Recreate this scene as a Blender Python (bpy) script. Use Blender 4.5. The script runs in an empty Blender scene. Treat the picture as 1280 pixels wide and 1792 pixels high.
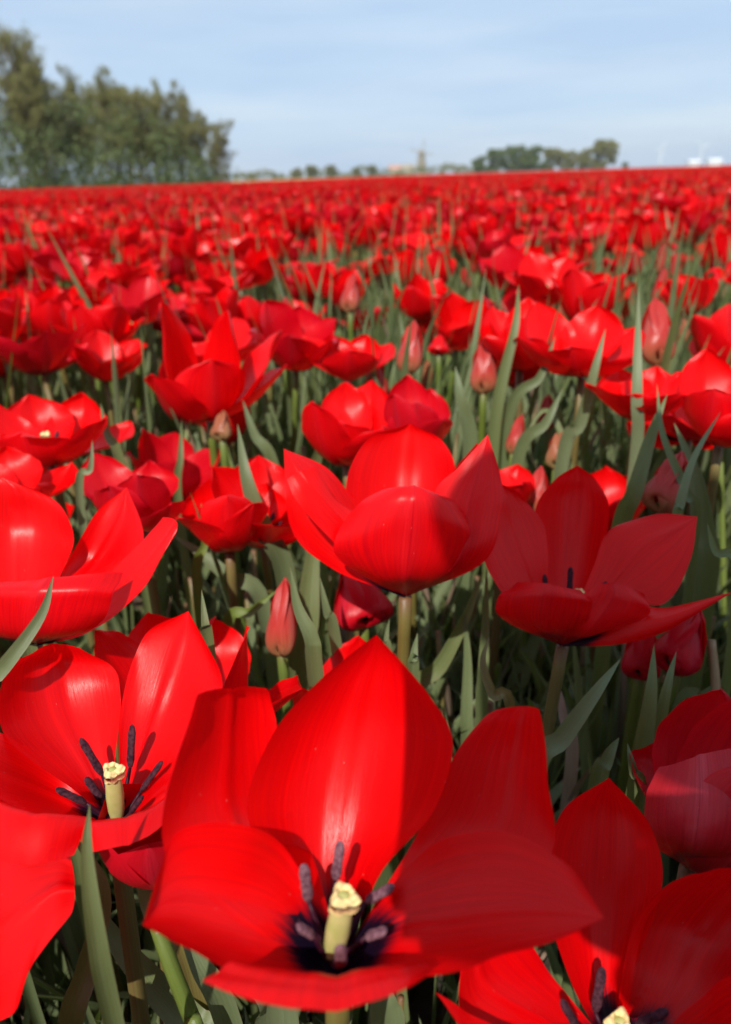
import bpy, math, random
import numpy as np
from mathutils import Vector, Matrix, noise, Euler

R = math.radians
SC = bpy.context.scene
COL = SC.collection
rnd = random.Random(11)

# ------------------------------------------------------------------ camera
FPX = 1347.0                      # focal length in photograph pixels (1280 x 1792)
CAM = Vector((0, 0, 0.56))
PITCH, ROLL = 23.6, -1.8
CAM_M = Matrix.Rotation(R(90 - PITCH), 4, 'X') @ Matrix.Rotation(R(ROLL), 4, 'Z')
cam = bpy.data.cameras.new('camera')
camo = bpy.data.objects.new('camera', cam)
COL.objects.link(camo)
camo.matrix_world = Matrix.Translation(CAM) @ CAM_M
cam.sensor_fit = 'VERTICAL'
cam.sensor_height = 34.6
cam.lens = 34.6 * FPX / 1792
cam.clip_start = 0.01
cam.clip_end = 6000
cam.dof.use_dof = True
cam.dof.focus_distance = 0.305
cam.dof.aperture_fstop = 9.5
# physical size of the lens opening: the scene is at true scale
SC.camera = camo

# ------------------------------------------------------------------ sky and sun
SUN_ELEV, SUN_AZ = 47.0, 17.0     # azimuth: degrees the sun stands to the left of straight behind the camera
sd = Vector((-math.sin(R(SUN_AZ)) * math.cos(R(SUN_ELEV)), -math.cos(R(SUN_AZ)) * math.cos(R(SUN_ELEV)), math.sin(R(SUN_ELEV))))
sun = bpy.data.lights.new('sun', 'SUN')
sun.energy = 3.5
sun.angle = R(0.53)
sun.color = (1.0, 0.955, 0.88)
suno = bpy.data.objects.new('sun', sun)
COL.objects.link(suno)
suno.rotation_euler = sd.to_track_quat('Z', 'Y').to_euler()
W = bpy.data.worlds.new('World')
SC.world = W
W.use_nodes = True
nt = W.node_tree
bg = nt.nodes['Background']
sky = nt.nodes.new('ShaderNodeTexSky')
sky.sky_type = 'NISHITA'
sky.sun_disc = False
sky.sun_elevation = R(SUN_ELEV)
sky.sun_rotation = R(180 + SUN_AZ)
sky.air_density = 1.0
sky.dust_density = 0.6
tc = nt.nodes.new('ShaderNodeTexCoord')
mp = nt.nodes.new('ShaderNodeMapping')
mp.inputs['Scale'].default_value = (1.2, 1.6, 9.0)
mp.inputs['Rotation'].default_value = (R(6), R(4), 0.3)
n1 = nt.nodes.new('ShaderNodeTexNoise')
n1.inputs['Scale'].default_value = 1.6
n1.inputs['Detail'].default_value = 7
n1.inputs['Roughness'].default_value = 0.55
n1.inputs['Distortion'].default_value = 0.4
cr = nt.nodes.new('ShaderNodeMapRange')
cr.inputs['From Min'].default_value = 0.3
cr.inputs['From Max'].default_value = 0.75
cr.inputs['To Min'].default_value = 0.78
cr.inputs['To Max'].default_value = 0.97
mx = nt.nodes.new('ShaderNodeMix')
mx.data_type = 'RGBA'
veil = nt.nodes.new('ShaderNodeMix')       # thin high cloud veil, in the sky's own radiance units
veil.data_type = 'RGBA'
veil.inputs[6].default_value = (3.05, 4.10, 5.55, 1)
veil.inputs[7].default_value = (3.90, 4.72, 5.75, 1)
n2 = nt.nodes.new('ShaderNodeTexNoise')
n2.inputs['Scale'].default_value = 2.6
n2.inputs['Detail'].default_value = 5
nt.links.new(mp.outputs[0], n2.inputs['Vector'])
c2 = nt.nodes.new('ShaderNodeMapRange')
c2.inputs['From Min'].default_value = 0.36
c2.inputs['From Max'].default_value = 0.68
nt.links.new(n2.outputs[0], c2.inputs['Value'])
nt.links.new(c2.outputs[0], veil.inputs[0])
nt.links.new(veil.outputs[2], mx.inputs[7])
nt.links.new(tc.outputs['Generated'], mp.inputs['Vector'])
nt.links.new(mp.outputs[0], n1.inputs['Vector'])
nt.links.new(n1.outputs[0], cr.inputs['Value'])
nt.links.new(cr.outputs[0], mx.inputs[0])
nt.links.new(sky.outputs[0], mx.inputs[6])
nt.links.new(mx.outputs[2], bg.inputs['Color'])
bg.inputs['Strength'].default_value = 0.105
SC.view_settings.view_transform = 'Standard'
SC.view_settings.look = 'None'
SC.view_settings.exposure = 0.60
SC.view_settings.gamma = 1.0
SC.render.engine = 'CYCLES'
SC.cycles.max_bounces = 8
SC.cycles.transmission_bounces = 6
SC.cycles.use_denoising = True


# ------------------------------------------------------------------ helpers
def at(px, py, depth):
    """world point seen at photograph pixel (px,py) at this depth along the view axis"""
    v = Vector(((px - 640) / FPX, -(py - 896) / FPX, -1.0)) * depth
    return CAM + (CAM_M.to_3x3() @ v)


CINV = CAM_M.to_3x3().inverted()


def proj(p):
    v = CINV @ (Vector(p) - CAM)
    if v.z > -0.02:
        return None
    return (640 + FPX * v.x / -v.z, 896 - FPX * v.y / -v.z, -v.z)


def ray_tip(B, px, py, r, far):
    """point on the pixel's ray at distance r from B (the farther or nearer of the two)"""
    d = (at(px, py, 1.0) - CAM).normalized()
    o = CAM - B
    b = o.dot(d)
    c = o.dot(o) - r * r
    q = b * b - c
    if q <= 0:
        return CAM + d * (-b)
    s = math.sqrt(q)
    return CAM + d * (-b + (s if far else -s))


def mesh_obj(name, V, F, mat, parent=None, uv=None, mats=None, midx=None, smooth=True):
    me = bpy.data.meshes.new(name)
    me.from_pydata([tuple(v) for v in V], [], F)
    if uv is not None:
        lay = me.uv_layers.new(name='UVMap')
        li = np.empty(len(me.loops), dtype=np.int32)
        me.loops.foreach_get('vertex_index', li)
        lay.data.foreach_set('uv', np.array(uv, dtype=np.float32)[li].ravel())
    for m in (mats if mats is not None else [mat]):
        me.materials.append(m)
    if midx is not None:
        me.polygons.foreach_set('material_index', np.array(midx, dtype=np.int32))
    me.polygons.foreach_set('use_smooth', [smooth] * len(me.polygons))
    me.update()
    o = bpy.data.objects.new(name, me)
    if parent is not False:
        COL.objects.link(o)
    if parent:
        o.parent = parent
    return o


def empty(name, loc, label=None, cat=None, group=None):
    o = bpy.data.objects.new(name, None)
    o.empty_display_size = 0.02
    COL.objects.link(o)
    o.location = loc
    tag(o, label, cat, group)
    return o


def tag(o, label=None, cat=None, group=None, kind=None):
    for k, v in (('label', label), ('category', cat), ('group', group), ('kind', kind)):
        if v:
            o[k] = v
    return o


class Geo:
    """a growing mesh: vertices, faces, uv and material index"""
    def __init__(s):
        s.V, s.F, s.U, s.M = [], [], [], []

    def add(s, g, mi=0):
        V, F, U = g
        n = len(s.V)
        s.V += V
        s.U += U
        s.F += [tuple(i + n for i in f) for f in F]
        s.M += [mi] * len(F)
        return s

    def xf(s, M):
        s.V = [M @ Vector(v) for v in s.V]
        return s


def shift(g, off):
    return ([Vector(v) - off for v in g[0]], g[1], g[2])


def grid_faces(nu, nv):
    return [(j * (nu + 1) + i, j * (nu + 1) + i + 1, (j + 1) * (nu + 1) + i + 1, (j + 1) * (nu + 1) + i)
            for j in range(nv) for i in range(nu)]


def bez(P, t):
    a = 1 - t
    return P[0] * a**3 + P[1] * (3 * a * a * t) + P[2] * (3 * a * t * t) + P[3] * t**3


def dbez(P, t):
    a = 1 - t
    return (P[1] - P[0]) * (3 * a * a) + (P[2] - P[1]) * (6 * a * t) + (P[3] - P[2]) * (3 * t * t)


def petal(B, T, A, width, nu=20, nv=28, flare=10, cup=0.8, belly=1.0, wave=0.0, twist=0.0, sharp=0.62, roll=0.0, seed=0, skew=0.0, out=None):
    """one tepal: broad blade from the receptacle B to the tip T round the flower axis A"""
    ch = T - B
    c = ch.length
    A = A.normalized()
    O = out.normalized() if out is not None else ch - A * ch.dot(A)
    if O.length < 1e-4:
        O = Vector((1, 0, 0))
    O = (O - A * O.dot(A)).normalized()
    td = A * math.cos(R(flare)) + O * math.sin(R(flare))
    P = (B, B + O * (0.36 * c * belly) + A * 0.06 * c, T - td * (0.42 * c), T)
    V, U = [], []
    S0 = A.cross(O).normalized()
    rs = random.Random(seed)
    ph = [rs.uniform(0, 6.28) for _ in range(6)]
    for j in range(nv + 1):
        v = 1 - (1 - j / nv) ** 1.15
        m = bez(P, v)
        t = dbez(P, v).normalized()
        S = (S0 - t * S0.dot(t)).normalized()
        q = Matrix.Rotation(R(twist * v + roll), 3, t)
        S = q @ S
        N = t.cross(S).normalized()
        pk = 0.56
        if v < pk:
            f = 0.24 + 0.76 * math.sin(math.pi / 2 * v / pk) ** 1.15
        else:
            x = (v - pk) / (1 - pk)
            f = max(0.0, 1 - x ** 2.35) ** sharp
        if v > 0.93:
            f = f * (1 - 0.25 * math.sin((v - 0.93) / 0.07 * math.pi))
        w = 0.5 * width * max(f, 0.012)
        th = cup * (1.25 - 0.55 * v)
        for i in range(nu + 1):
            u = -1 + 2 * i / nu
            a = th * u
            p = m + S * (w * math.sin(a) / th) + N * (w * (1 - math.cos(a)) / th)
            e = abs(u) ** 2.2 * v ** 1.3
            off = wave * 0.06 * width * e * (math.sin(9 * v + ph[0] + 2 * u) + 0.5 * math.sin(21 * v + ph[1] - u))
            off += wave * 0.022 * width * v * math.sin(3.1 * u + ph[2] + 4 * v)
            off -= 0.020 * width * math.exp(-(u / 0.13) ** 2) * (1 - 0.5 * v) * min(1, v * 4)
            off += 0.010 * width * math.exp(-((abs(u) - 0.42) / 0.22) ** 2) * min(1, v * 3)
            p += N * off + S * (skew * width * math.sin(math.pi * v) ** 1.3)
            # slightly ragged rim
            p += S * (math.copysign(1, u) * (abs(u) > 0.99) * width * 0.006 * math.sin(34 * v + ph[3]) * (wave > 0))
            V.append(p)
            U.append((u * 0.5 + 0.5, v))
    return V, [f[::-1] for f in grid_faces(nu, nv)], U      # front side = inside of the flower


def loft_petal(B, A, rows, nu=24, nv=34, seed=0, wave=1.0):
    """a tepal modelled row by row: each row (v, left, middle, right) of points across the blade, from base to tip"""
    r = []
    for row in rows:
        if len(row) == 2:
            p = at(*row[1])
            r.append((row[0], p, p.copy(), p.copy()))
        else:
            r.append((row[0],) + tuple(at(*q) for q in row[1:]))
    _, L1, M1, R1 = r[0]
    r.insert(0, (0.0, B + (L1 - M1) * .10, B.copy(), B + (R1 - M1) * .10))
    ws = max((a[1] - a[3]).length for a in r)
    vs = [a[0] for a in r]
    cols = []
    for k in (1, 2, 3):
        P = [a[k] for a in r]
        P = [P[0] * 2 - P[1]] + P + [P[-1] * 2 - P[-2]]
        c = []
        m = len(P) - 3
        for j in range(nv + 1):
            sj = j / nv * m
            i = min(int(sj), m - 1)
            t = sj - i
            a, b, cc, d = P[i:i + 4]
            c.append((0.5 * ((2 * b) + (cc - a) * t + (2 * a - 5 * b + 4 * cc - d) * t * t + (3 * b - a - 3 * cc + d) * t**3), vs[i] + (vs[i + 1] - vs[i]) * t))
        cols.append(c)
    rs = random.Random(seed)
    ph = [rs.uniform(0, 6.28) for _ in range(5)]
    V, U = [], []
    for j in range(nv + 1):
        L, M, Rr, v = cols[0][j][0], cols[1][j][0], cols[2][j][0], cols[1][j][1]
        j2 = min(j + 1, nv)
        t = (cols[1][j2][0] - cols[1][max(j - 1, 0)][0]).normalized()
        across = Rr - L
        N = across.cross(t)
        N = N.normalized() if N.length > 1e-9 else Vector((0, 0, 0))
        wl_ = min(1, across.length / max(ws, 1e-6) * 1.5)
        for i in range(nu + 1):
            u = -1 + 2 * i / nu
            p = L * (u * (u - 1) / 2) + M * (1 - u * u) + Rr * (u * (u + 1) / 2)
            o = .018 * ws * math.exp(-(u / .10) ** 2) * min(1, v * 4) * wl_
            o += wave * .012 * ws * v * wl_ * (math.sin(3.3 * u + ph[0] + 3 * v) + .6 * math.sin(6.1 * v + ph[1] - 2.2 * u))
            o += wave * .024 * ws * abs(u) ** 3 * v * wl_ * (math.sin(11 * v + ph[2] + u) + .45 * math.sin(27 * v + ph[4] + 3 * u))
            o += .003 * ws * wl_ * math.sin(26 * u + ph[3]) * min(1, v * 3) * .5
            V.append(p + N * o)
            U.append((u * .5 + .5, v))
    F = grid_faces(nu, nv)
    # front side = inside of the flower
    c = B + A * .07
    sm = 0.0
    for f in F[::17]:
        n = (V[f[1]] - V[f[0]]).cross(V[f[3]] - V[f[0]])
        sm += n.normalized().dot((c - V[f[0]]).normalized()) if n.length > 0 else 0
    if sm < 0:
        F = [f[::-1] for f in F]
    return V, F, U


def path_pts(pts, n):
    """Catmull-Rom through pts"""
    P = [Vector(p) for p in pts]
    P = [P[0] * 2 - P[1]] + P + [P[-1] * 2 - P[-2]]
    k = len(P) - 3
    out = []
    for j in range(n + 1):
        s = j / n * k
        i = min(int(s), k - 1)
        t = s - i
        a, b, c, d = P[i:i + 4]
        out.append(0.5 * ((2 * b) + (c - a) * t + (2 * a - 5 * b + 4 * c - d) * t * t + (3 * b - a - 3 * c + d) * t**3))
    return out


def tube(pts, r0, r1, sides=8, n=10, cap=True):
    C = path_pts(pts, n)
    V, U = [], []
    ref = Vector((0.3, 1, 0.1))
    for j, c in enumerate(C):
        t = (C[min(j + 1, n)] - C[max(j - 1, 0)]).normalized()
        if abs(t.dot(ref.normalized())) > 0.95:
            ref = Vector((1, 0.1, 0.3))
        x = t.cross(ref).normalized()
        y = t.cross(x)
        r = r0 + (r1 - r0) * j / n
        for i in range(sides):
            a = 2 * math.pi * i / sides
            V.append(c + x * (r * math.cos(a)) + y * (r * math.sin(a)))
            U.append((i / sides, j / n))
    F = [(j * sides + i, j * sides + (i + 1) % sides, (j + 1) * sides + (i + 1) % sides, (j + 1) * sides + i)
         for j in range(n) for i in range(sides)]
    if cap:
        F.append(tuple(range(n * sides, n * sides + sides)))
        F.append(tuple(range(sides - 1, -1, -1)))
    return V, F, U


def leaf(pts, width, face, nu=4, nv=18, fold=0.5, peak=0.38, twist=0, base=0.55):
    """long channelled tulip leaf; pts run from its foot to its pointed tip; face is the way its inner side looks"""
    C = path_pts(pts, nv)
    V, U = [], []
    for j, c in enumerate(C):
        v = j / nv
        t = (C[min(j + 1, nv)] - C[max(j - 1, 0)]).normalized()
        S = t.cross(Vector(face)).normalized()
        S = Matrix.Rotation(R(twist * v), 3, t) @ S
        N = S.cross(t).normalized()
        if v < peak:
            f = base + (1 - base) * math.sin(math.pi / 2 * v / peak)
        else:
            x = (v - peak) / (1 - peak)
            f = max(0.0, 1 - x ** 1.7) ** 0.9
        w = 0.5 * width * max(f, 0.015)
        fo = fold * (1.1 - 0.5 * v)
        for i in range(nu + 1):
            u = -1 + 2 * i / nu
            V.append(c + S * (w * math.sin(fo * u) / fo) + N * (w * (1 - math.cos(fo * u)) / fo + 0.12 * w * abs(u)))
            U.append((u * 0.5 + 0.5, v))
    return V, grid_faces(nu, nv), U


def lathe(prof, sides=12, axis_from=Vector((0, 0, 0)), axis=Vector((0, 0, 1)), lobe=0, lobe_n=3):
    q = axis.to_track_quat('Z', 'Y').to_matrix()
    V, U = [], []
    n = len(prof)
    for j, (r, z) in enumerate(prof):
        for i in range(sides):
            a = 2 * math.pi * i / sides
            rr = r * (1 + lobe * math.cos(lobe_n * a))
            V.append(axis_from + q @ Vector((rr * math.cos(a), rr * math.sin(a), z)))
            U.append((i / sides, j / (n - 1)))
    F = [(j * sides + i, j * sides + (i + 1) % sides, (j + 1) * sides + (i + 1) % sides, (j + 1) * sides + i)
         for j in range(n - 1) for i in range(sides)]
    F.append(tuple(range((n - 1) * sides, n * sides)))
    return V, F, U


# ------------------------------------------------------------------ materials
def newmat(name):
    m = bpy.data.materials.new(name)
    m.use_nodes = True
    t = m.node_tree
    return m, t, t.nodes['Principled BSDF'], t.nodes['Material Output']


def N_(t, k, **kw):
    n = t.nodes.new(k)
    for a, b in kw.items():
        if hasattr(n, a):
            setattr(n, a, b)
        else:
            n.inputs[a.replace('_', ' ')].default_value = b
    return n


def mixc(t, fac, a, b, blend='MIX'):
    n = t.nodes.new('ShaderNodeMix')
    n.data_type = 'RGBA'
    n.blend_type = blend
    for sock, v in ((0, fac), (6, a), (7, b)):
        if isinstance(v, bpy.types.NodeSocket):
            t.links.new(v, n.inputs[sock])
        else:
            n.inputs[sock].default_value = v
    return n.outputs[2]


def maprange(t, val, a, b, c=0.0, d=1.0, smooth=False):
    n = t.nodes.new('ShaderNodeMapRange')
    if smooth:
        n.interpolation_type = 'SMOOTHSTEP'
    t.links.new(val, n.inputs['Value'])
    for k, v in (('From Min', a), ('From Max', b), ('To Min', c), ('To Max', d)):
        n.inputs[k].default_value = v
    return n.outputs[0]


def streaks(t, sx, sy, detail=4, rough=0.6, obj_seed=True):
    uv = N_(t, 'ShaderNodeTexCoord')
    mpn = N_(t, 'ShaderNodeMapping')
    mpn.inputs['Scale'].default_value = (sx, sy, 1)
    t.links.new(uv.outputs['UV'], mpn.inputs['Vector'])
    oi = N_(t, 'ShaderNodeObjectInfo')
    cmb = N_(t, 'ShaderNodeCombineXYZ')
    mul = N_(t, 'ShaderNodeMath', operation='MULTIPLY')
    mul.inputs[1].default_value = 37.0
    t.links.new(oi.outputs['Random'], mul.inputs[0])
    t.links.new(mul.outputs[0], cmb.inputs[2])
    t.links.new(mul.outputs[0], cmb.inputs[1])
    t.links.new(cmb.outputs[0], mpn.inputs['Location'])
    nz = N_(t, 'ShaderNodeTexNoise')
    nz.inputs['Scale'].default_value = 1.0
    nz.inputs['Detail'].default_value = detail
    nz.inputs['Roughness'].default_value = rough
    t.links.new(mpn.outputs[0], nz.inputs['Vector'])
    return nz.outputs[0]


def petal_material(name, red=(0.90, 0.0010, 0.0016), deep=(0.68, 0.0005, 0.003), outer=(0.62, 0.012, 0.020), blotch=True, green=0.0, bloom=0.35):
    m, t, p, out = newmat(name)
    uv = N_(t, 'ShaderNodeUVMap')
    sep = N_(t, 'ShaderNodeSeparateXYZ')
    t.links.new(uv.outputs[0], sep.inputs[0])
    st = streaks(t, 46, 1.6)
    broad = streaks(t, 3.0, 2.0, 2, 0.5)
    oi = N_(t, 'ShaderNodeObjectInfo')
    base = mixc(t, maprange(t, st, 0.3, 0.7), red + (1,), deep + (1,))
    base = mixc(t, maprange(t, broad, 0.35, 0.75, 0, 0.45), base, (min(.9, red[0] * 1.05), 0.006, 0.004, 1))
    base = mixc(t, maprange(t, oi.outputs['Random'], 0, 1, 0, 0.35), base, deep + (1,))
    # pale downy bloom beside the midrib on the outer side
    ab = N_(t, 'ShaderNodeMath', operation='SUBTRACT')
    t.links.new(sep.outputs[0], ab.inputs[0])
    ab.inputs[1].default_value = 0.5
    ab2 = N_(t, 'ShaderNodeMath', operation='ABSOLUTE')
    t.links.new(ab.outputs[0], ab2.inputs[0])
    rib = maprange(t, ab2.outputs[0], 0.0, 0.16, 1, 0, True)
    ribm = N_(t, 'ShaderNodeMath', operation='MULTIPLY')
    t.links.new(rib, ribm.inputs[0])
    t.links.new(maprange(t, st, 0.25, 0.7, bloom * 2, bloom * 0.6), ribm.inputs[1])
    geo = N_(t, 'ShaderNodeNewGeometry')
    outc = mixc(t, ribm.outputs[0], base, outer + (1,))
    outc = mixc(t, bloom * 0.45, outc, outer + (1,))
    if green:
        g = maprange(t, sep.outputs[1], 0.0, 0.62, green, 0.0, True)
        outc = mixc(t, g, outc, (0.28, 0.25, 0.10, 1))
    vein = streaks(t, 90, 2.2, 2, 0.5)
    outc = mixc(t, maprange(t, vein, 0.42, 0.66, 0, 0.42), outc, (deep[0] * 0.62, 0.001, 0.010, 1))
    # sharp dark line down the midrib
    line = maprange(t, ab2.outputs[0], 0.0, 0.010, 0.5, 0.0, True)
    outc = mixc(t, line, outc, (deep[0] * 0.55, 0.002, 0.012, 1))
    col = mixc(t, geo.outputs['Backfacing'], base, outc)
    if blotch:
        sp = N_(t, 'ShaderNodeMath', operation='ADD')
        t.links.new(sep.outputs[1], sp.inputs[0])
        t.links.new(maprange(t, st, 0.2, 0.8, -0.045, 0.045), sp.inputs[1])
        arch = N_(t, 'ShaderNodeMath', operation='ADD')
        t.links.new(sp.outputs[0], arch.inputs[0])
        t.links.new(maprange(t, ab2.outputs[0], 0, 0.5, -0.02, 0.10), arch.inputs[1])
        bl = maprange(t, arch.outputs[0], 0.21, 0.31, 1, 0, True)
        nb = N_(t, 'ShaderNodeMath', operation='MULTIPLY')
        inv = N_(t, 'ShaderNodeMath', operation='SUBTRACT')
        inv.inputs[0].default_value = 1.0
        t.links.new(geo.outputs['Backfacing'], inv.inputs[1])
        t.links.new(bl, nb.inputs[0])
        t.links.new(inv.outputs[0], nb.inputs[1])
        col = mixc(t, nb.outputs[0], col, (0.008, 0.004, 0.014, 1))
        # the blotch also blocks the light that shines through
        thru = mixc(t, bl, mixc(t, maprange(t, st, 0.3, 0.7), (0.92, 0.004, 0.004, 1), (0.72, 0.001, 0.004, 1)), (0.006, 0.002, 0.008, 1))
    else:
        thru = mixc(t, 0.3, (0.85, 0.01, 0.006, 1), col)
    # specks of pollen and dust
    vo = N_(t, 'ShaderNodeTexVoronoi')
    vo.inputs['Scale'].default_value = 26
    vo.inputs['Randomness'].default_value = 1.0
    t.links.new(uv.outputs[0], vo.inputs['Vector'])
    gate = N_(t, 'ShaderNodeSeparateColor')
    t.links.new(vo.outputs['Color'], gate.inputs[0])
    gm = N_(t, 'ShaderNodeMath', operation='MULTIPLY')
    t.links.new(maprange(t, vo.outputs['Distance'], 0.05, 0.09, 1, 0, True), gm.inputs[0])
    t.links.new(maprange(t, gate.outputs[0], 0.86, 0.88, 0, 0.55), gm.inputs[1])
    col = mixc(t, gm.outputs[0], col, (0.75, 0.30, 0.26, 1))
    t.links.new(col, p.inputs['Base Color'])
    rr = maprange(t, broad, 0.3, 0.7, 0.24, 0.36)
    t.links.new(rr, p.inputs['Roughness'])
    p.inputs['Specular IOR Level'].default_value = 0.24
    p.inputs['Sheen Weight'].default_value = 0.0
    p.inputs['Sheen Roughness'].default_value = 0.35
    p.inputs['Sheen Tint'].default_value = (1.0, 0.55, 0.62, 1)
    bmp = N_(t, 'ShaderNodeBump')
    bmp.inputs['Strength'].default_value = 0.20
    bmp.inputs['Distance'].default_value = 0.0006
    fine = streaks(t, 150, 7, 3, 0.7)
    ad = N_(t, 'ShaderNodeMath', operation='ADD')
    t.links.new(st, ad.inputs[0])
    t.links.new(fine, ad.inputs[1])
    t.links.new(ad.outputs[0], bmp.inputs['Height'])
    t.links.new(bmp.outputs[0], p.inputs['Normal'])
    tr = N_(t, 'ShaderNodeBsdfTranslucent')
    t.links.new(thru, tr.inputs['Color'])
    ms = N_(t, 'ShaderNodeMixShader')
    ms.inputs[0].default_value = 0.32
    t.links.new(p.outputs[0], ms.inputs[1])
    t.links.new(tr.outputs[0], ms.inputs[2])
    t.links.new(ms.outputs[0], out.inputs['Surface'])
    return m


M_PETAL = petal_material('petal_scarlet')
M_PETALB = petal_material('petal_downy', red=(0.62, 0.010, 0.018), deep=(0.50, 0.004, 0.016), outer=(0.62, 0.07, 0.09), bloom=0.55)
M_PETAL2 = petal_material('petal_crimson', red=(0.68, 0.003, 0.010), deep=(0.55, 0.001, 0.014), outer=(0.48, 0.025, 0.050))
M_BUD = petal_material('bud_petal', red=(0.60, 0.02, 0.015), deep=(0.46, 0.012, 0.015), outer=(0.52, 0.13, 0.10), blotch=False, green=0.75, bloom=0.7)
M_BUDG = petal_material('green_bud_petal', red=(0.42, 0.12, 0.06), deep=(0.36, 0.10, 0.05), outer=(0.40, 0.22, 0.10), blotch=False, green=1.0, bloom=0.8)


def leaf_material(name, a, b, tip=(0.20, 0.15, 0.06), trans=0.28):
    m, t, p, out = newmat(name)
    st = streaks(t, 22, 0.8)
    bl = streaks(t, 2.2, 5.0, 3, 0.6)
    oi = N_(t, 'ShaderNodeObjectInfo')
    uv = N_(t, 'ShaderNodeUVMap')
    sep = N_(t, 'ShaderNodeSeparateXYZ')
    t.links.new(uv.outputs[0], sep.inputs[0])
    c = mixc(t, maprange(t, st, 0.3, 0.7), a + (1,), b + (1,))
    c = mixc(t, maprange(t, bl, 0.35, 0.7, 0, 0.5), c, (b[0] * 0.8, b[1] * 0.75, b[2] * 0.6, 1))
    c = mixc(t, maprange(t, oi.outputs['Random'], 0, .5, 0.55, 0), c, (a[0] * 0.85, a[1] * 0.80, a[2] * 0.48, 1))
    c = mixc(t, maprange(t, oi.outputs['Random'], .6, 1, 0, 0.6), c, (a[0] * 1.30, a[1] * 1.25, a[2] * 1.35, 1))
    c = mixc(t, maprange(t, sep.outputs[1], 0.965, 1.0, 0, 0.7), c, tip + (1,))
    ab = N_(t, 'ShaderNodeMath', operation='SUBTRACT')
    t.links.new(sep.outputs[0], ab.inputs[0])
    ab.inputs[1].default_value = 0.5
    ab2 = N_(t, 'ShaderNodeMath', operation='ABSOLUTE')
    t.links.new(ab.outputs[0], ab2.inputs[0])
    c = mixc(t, maprange(t, ab2.outputs[0], 0.455, 0.5, 0, 0.45), c, (0.22, 0.16, 0.10, 1))
    t.links.new(c, p.inputs['Base Color'])
    p.inputs['Roughness'].default_value = 0.42
    p.inputs['Specular IOR Level'].default_value = 0.32
    bmp = N_(t, 'ShaderNodeBump')
    bmp.inputs['Strength'].default_value = 0.4
    bmp.inputs['Distance'].default_value = 0.0006
    t.links.new(st, bmp.inputs['Height'])
    t.links.new(bmp.outputs[0], p.inputs['Normal'])
    tr = N_(t, 'ShaderNodeBsdfTranslucent')
    tr.inputs['Color'].default_value = (0.16, 0.24, 0.03, 1)
    ms = N_(t, 'ShaderNodeMixShader')
    ms.inputs[0].default_value = trans
    t.links.new(p.outputs[0], ms.inputs[1])
    t.links.new(tr.outputs[0], ms.inputs[2])
    t.links.new(ms.outputs[0], out.inputs['Surface'])
    return m


M_LEAF = leaf_material('leaf_glaucous', (0.185, 0.222, 0.115), (0.115, 0.158, 0.066))
M_STEM = leaf_material('stem_green', (0.16, 0.15, 0.045), (0.15, 0.085, 0.035), tip=(0.16, 0.06, 0.03), trans=0.08)
M_STEMG = leaf_material('stem_fresh_green', (0.13, 0.18, 0.035), (0.10, 0.14, 0.03), tip=(0.14, 0.10, 0.03), trans=0.08)
M_DRY = leaf_material('leaf_withered', (0.30, 0.22, 0.15), (0.12, 0.07, 0.06), tip=(0.3, 0.2, 0.12), trans=0.1)
M_STRAW = leaf_material('straw', (0.42, 0.33, 0.20), (0.30, 0.21, 0.11), tip=(0.2, 0.14, 0.08), trans=0.05)


def simple(name, col, rough=0.6, noise_s=0.0, col2=None, detail=4, bump=0.0, spec=0.4):
    m, t, p, out = newmat(name)
    p.inputs['Roughness'].default_value = rough
    p.inputs['Specular IOR Level'].default_value = spec
    p.inputs['Base Color'].default_value = col + (1,)
    if noise_s:
        tcn = N_(t, 'ShaderNodeTexCoord')
        nz = N_(t, 'ShaderNodeTexNoise')
        nz.inputs['Scale'].default_value = noise_s
        nz.inputs['Detail'].default_value = detail
        t.links.new(tcn.outputs['Object'], nz.inputs['Vector'])
        c = mixc(t, maprange(t, nz.outputs[0], 0.35, 0.65), col + (1,), (col2 or tuple(x * 0.6 for x in col)) + (1,))
        t.links.new(c, p.inputs['Base Color'])
        if bump:
            b = N_(t, 'ShaderNodeBump')
            b.inputs['Strength'].default_value = 0.8
            b.inputs['Distance'].default_value = bump
            t.links.new(nz.outputs[0], b.inputs['Height'])
            t.links.new(b.outputs[0], p.inputs['Normal'])
    return m


M_PISTIL = simple('pistil_green', (0.36, 0.37, 0.11), 0.5, 260, (0.46, 0.41, 0.16))
M_STIGMA = simple('stigma_cream', (0.80, 0.62, 0.26), 0.6, 500, (0.72, 0.48, 0.22), bump=0.0006)
M_ANTHER = simple('anther_purple', (0.075, 0.025, 0.035), 0.9, 900, (0.025, 0.008, 0.014), bump=0.0005, spec=.1)
M_ANTHERD = simple('anther_dusty', (0.20, 0.10, 0.12), 0.9, 900, (0.09, 0.035, 0.05), bump=0.0005, spec=.1)
M_FILAMENT = simple('filament_black', (0.03, 0.004, 0.012), 0.5, spec=.2)


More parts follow.
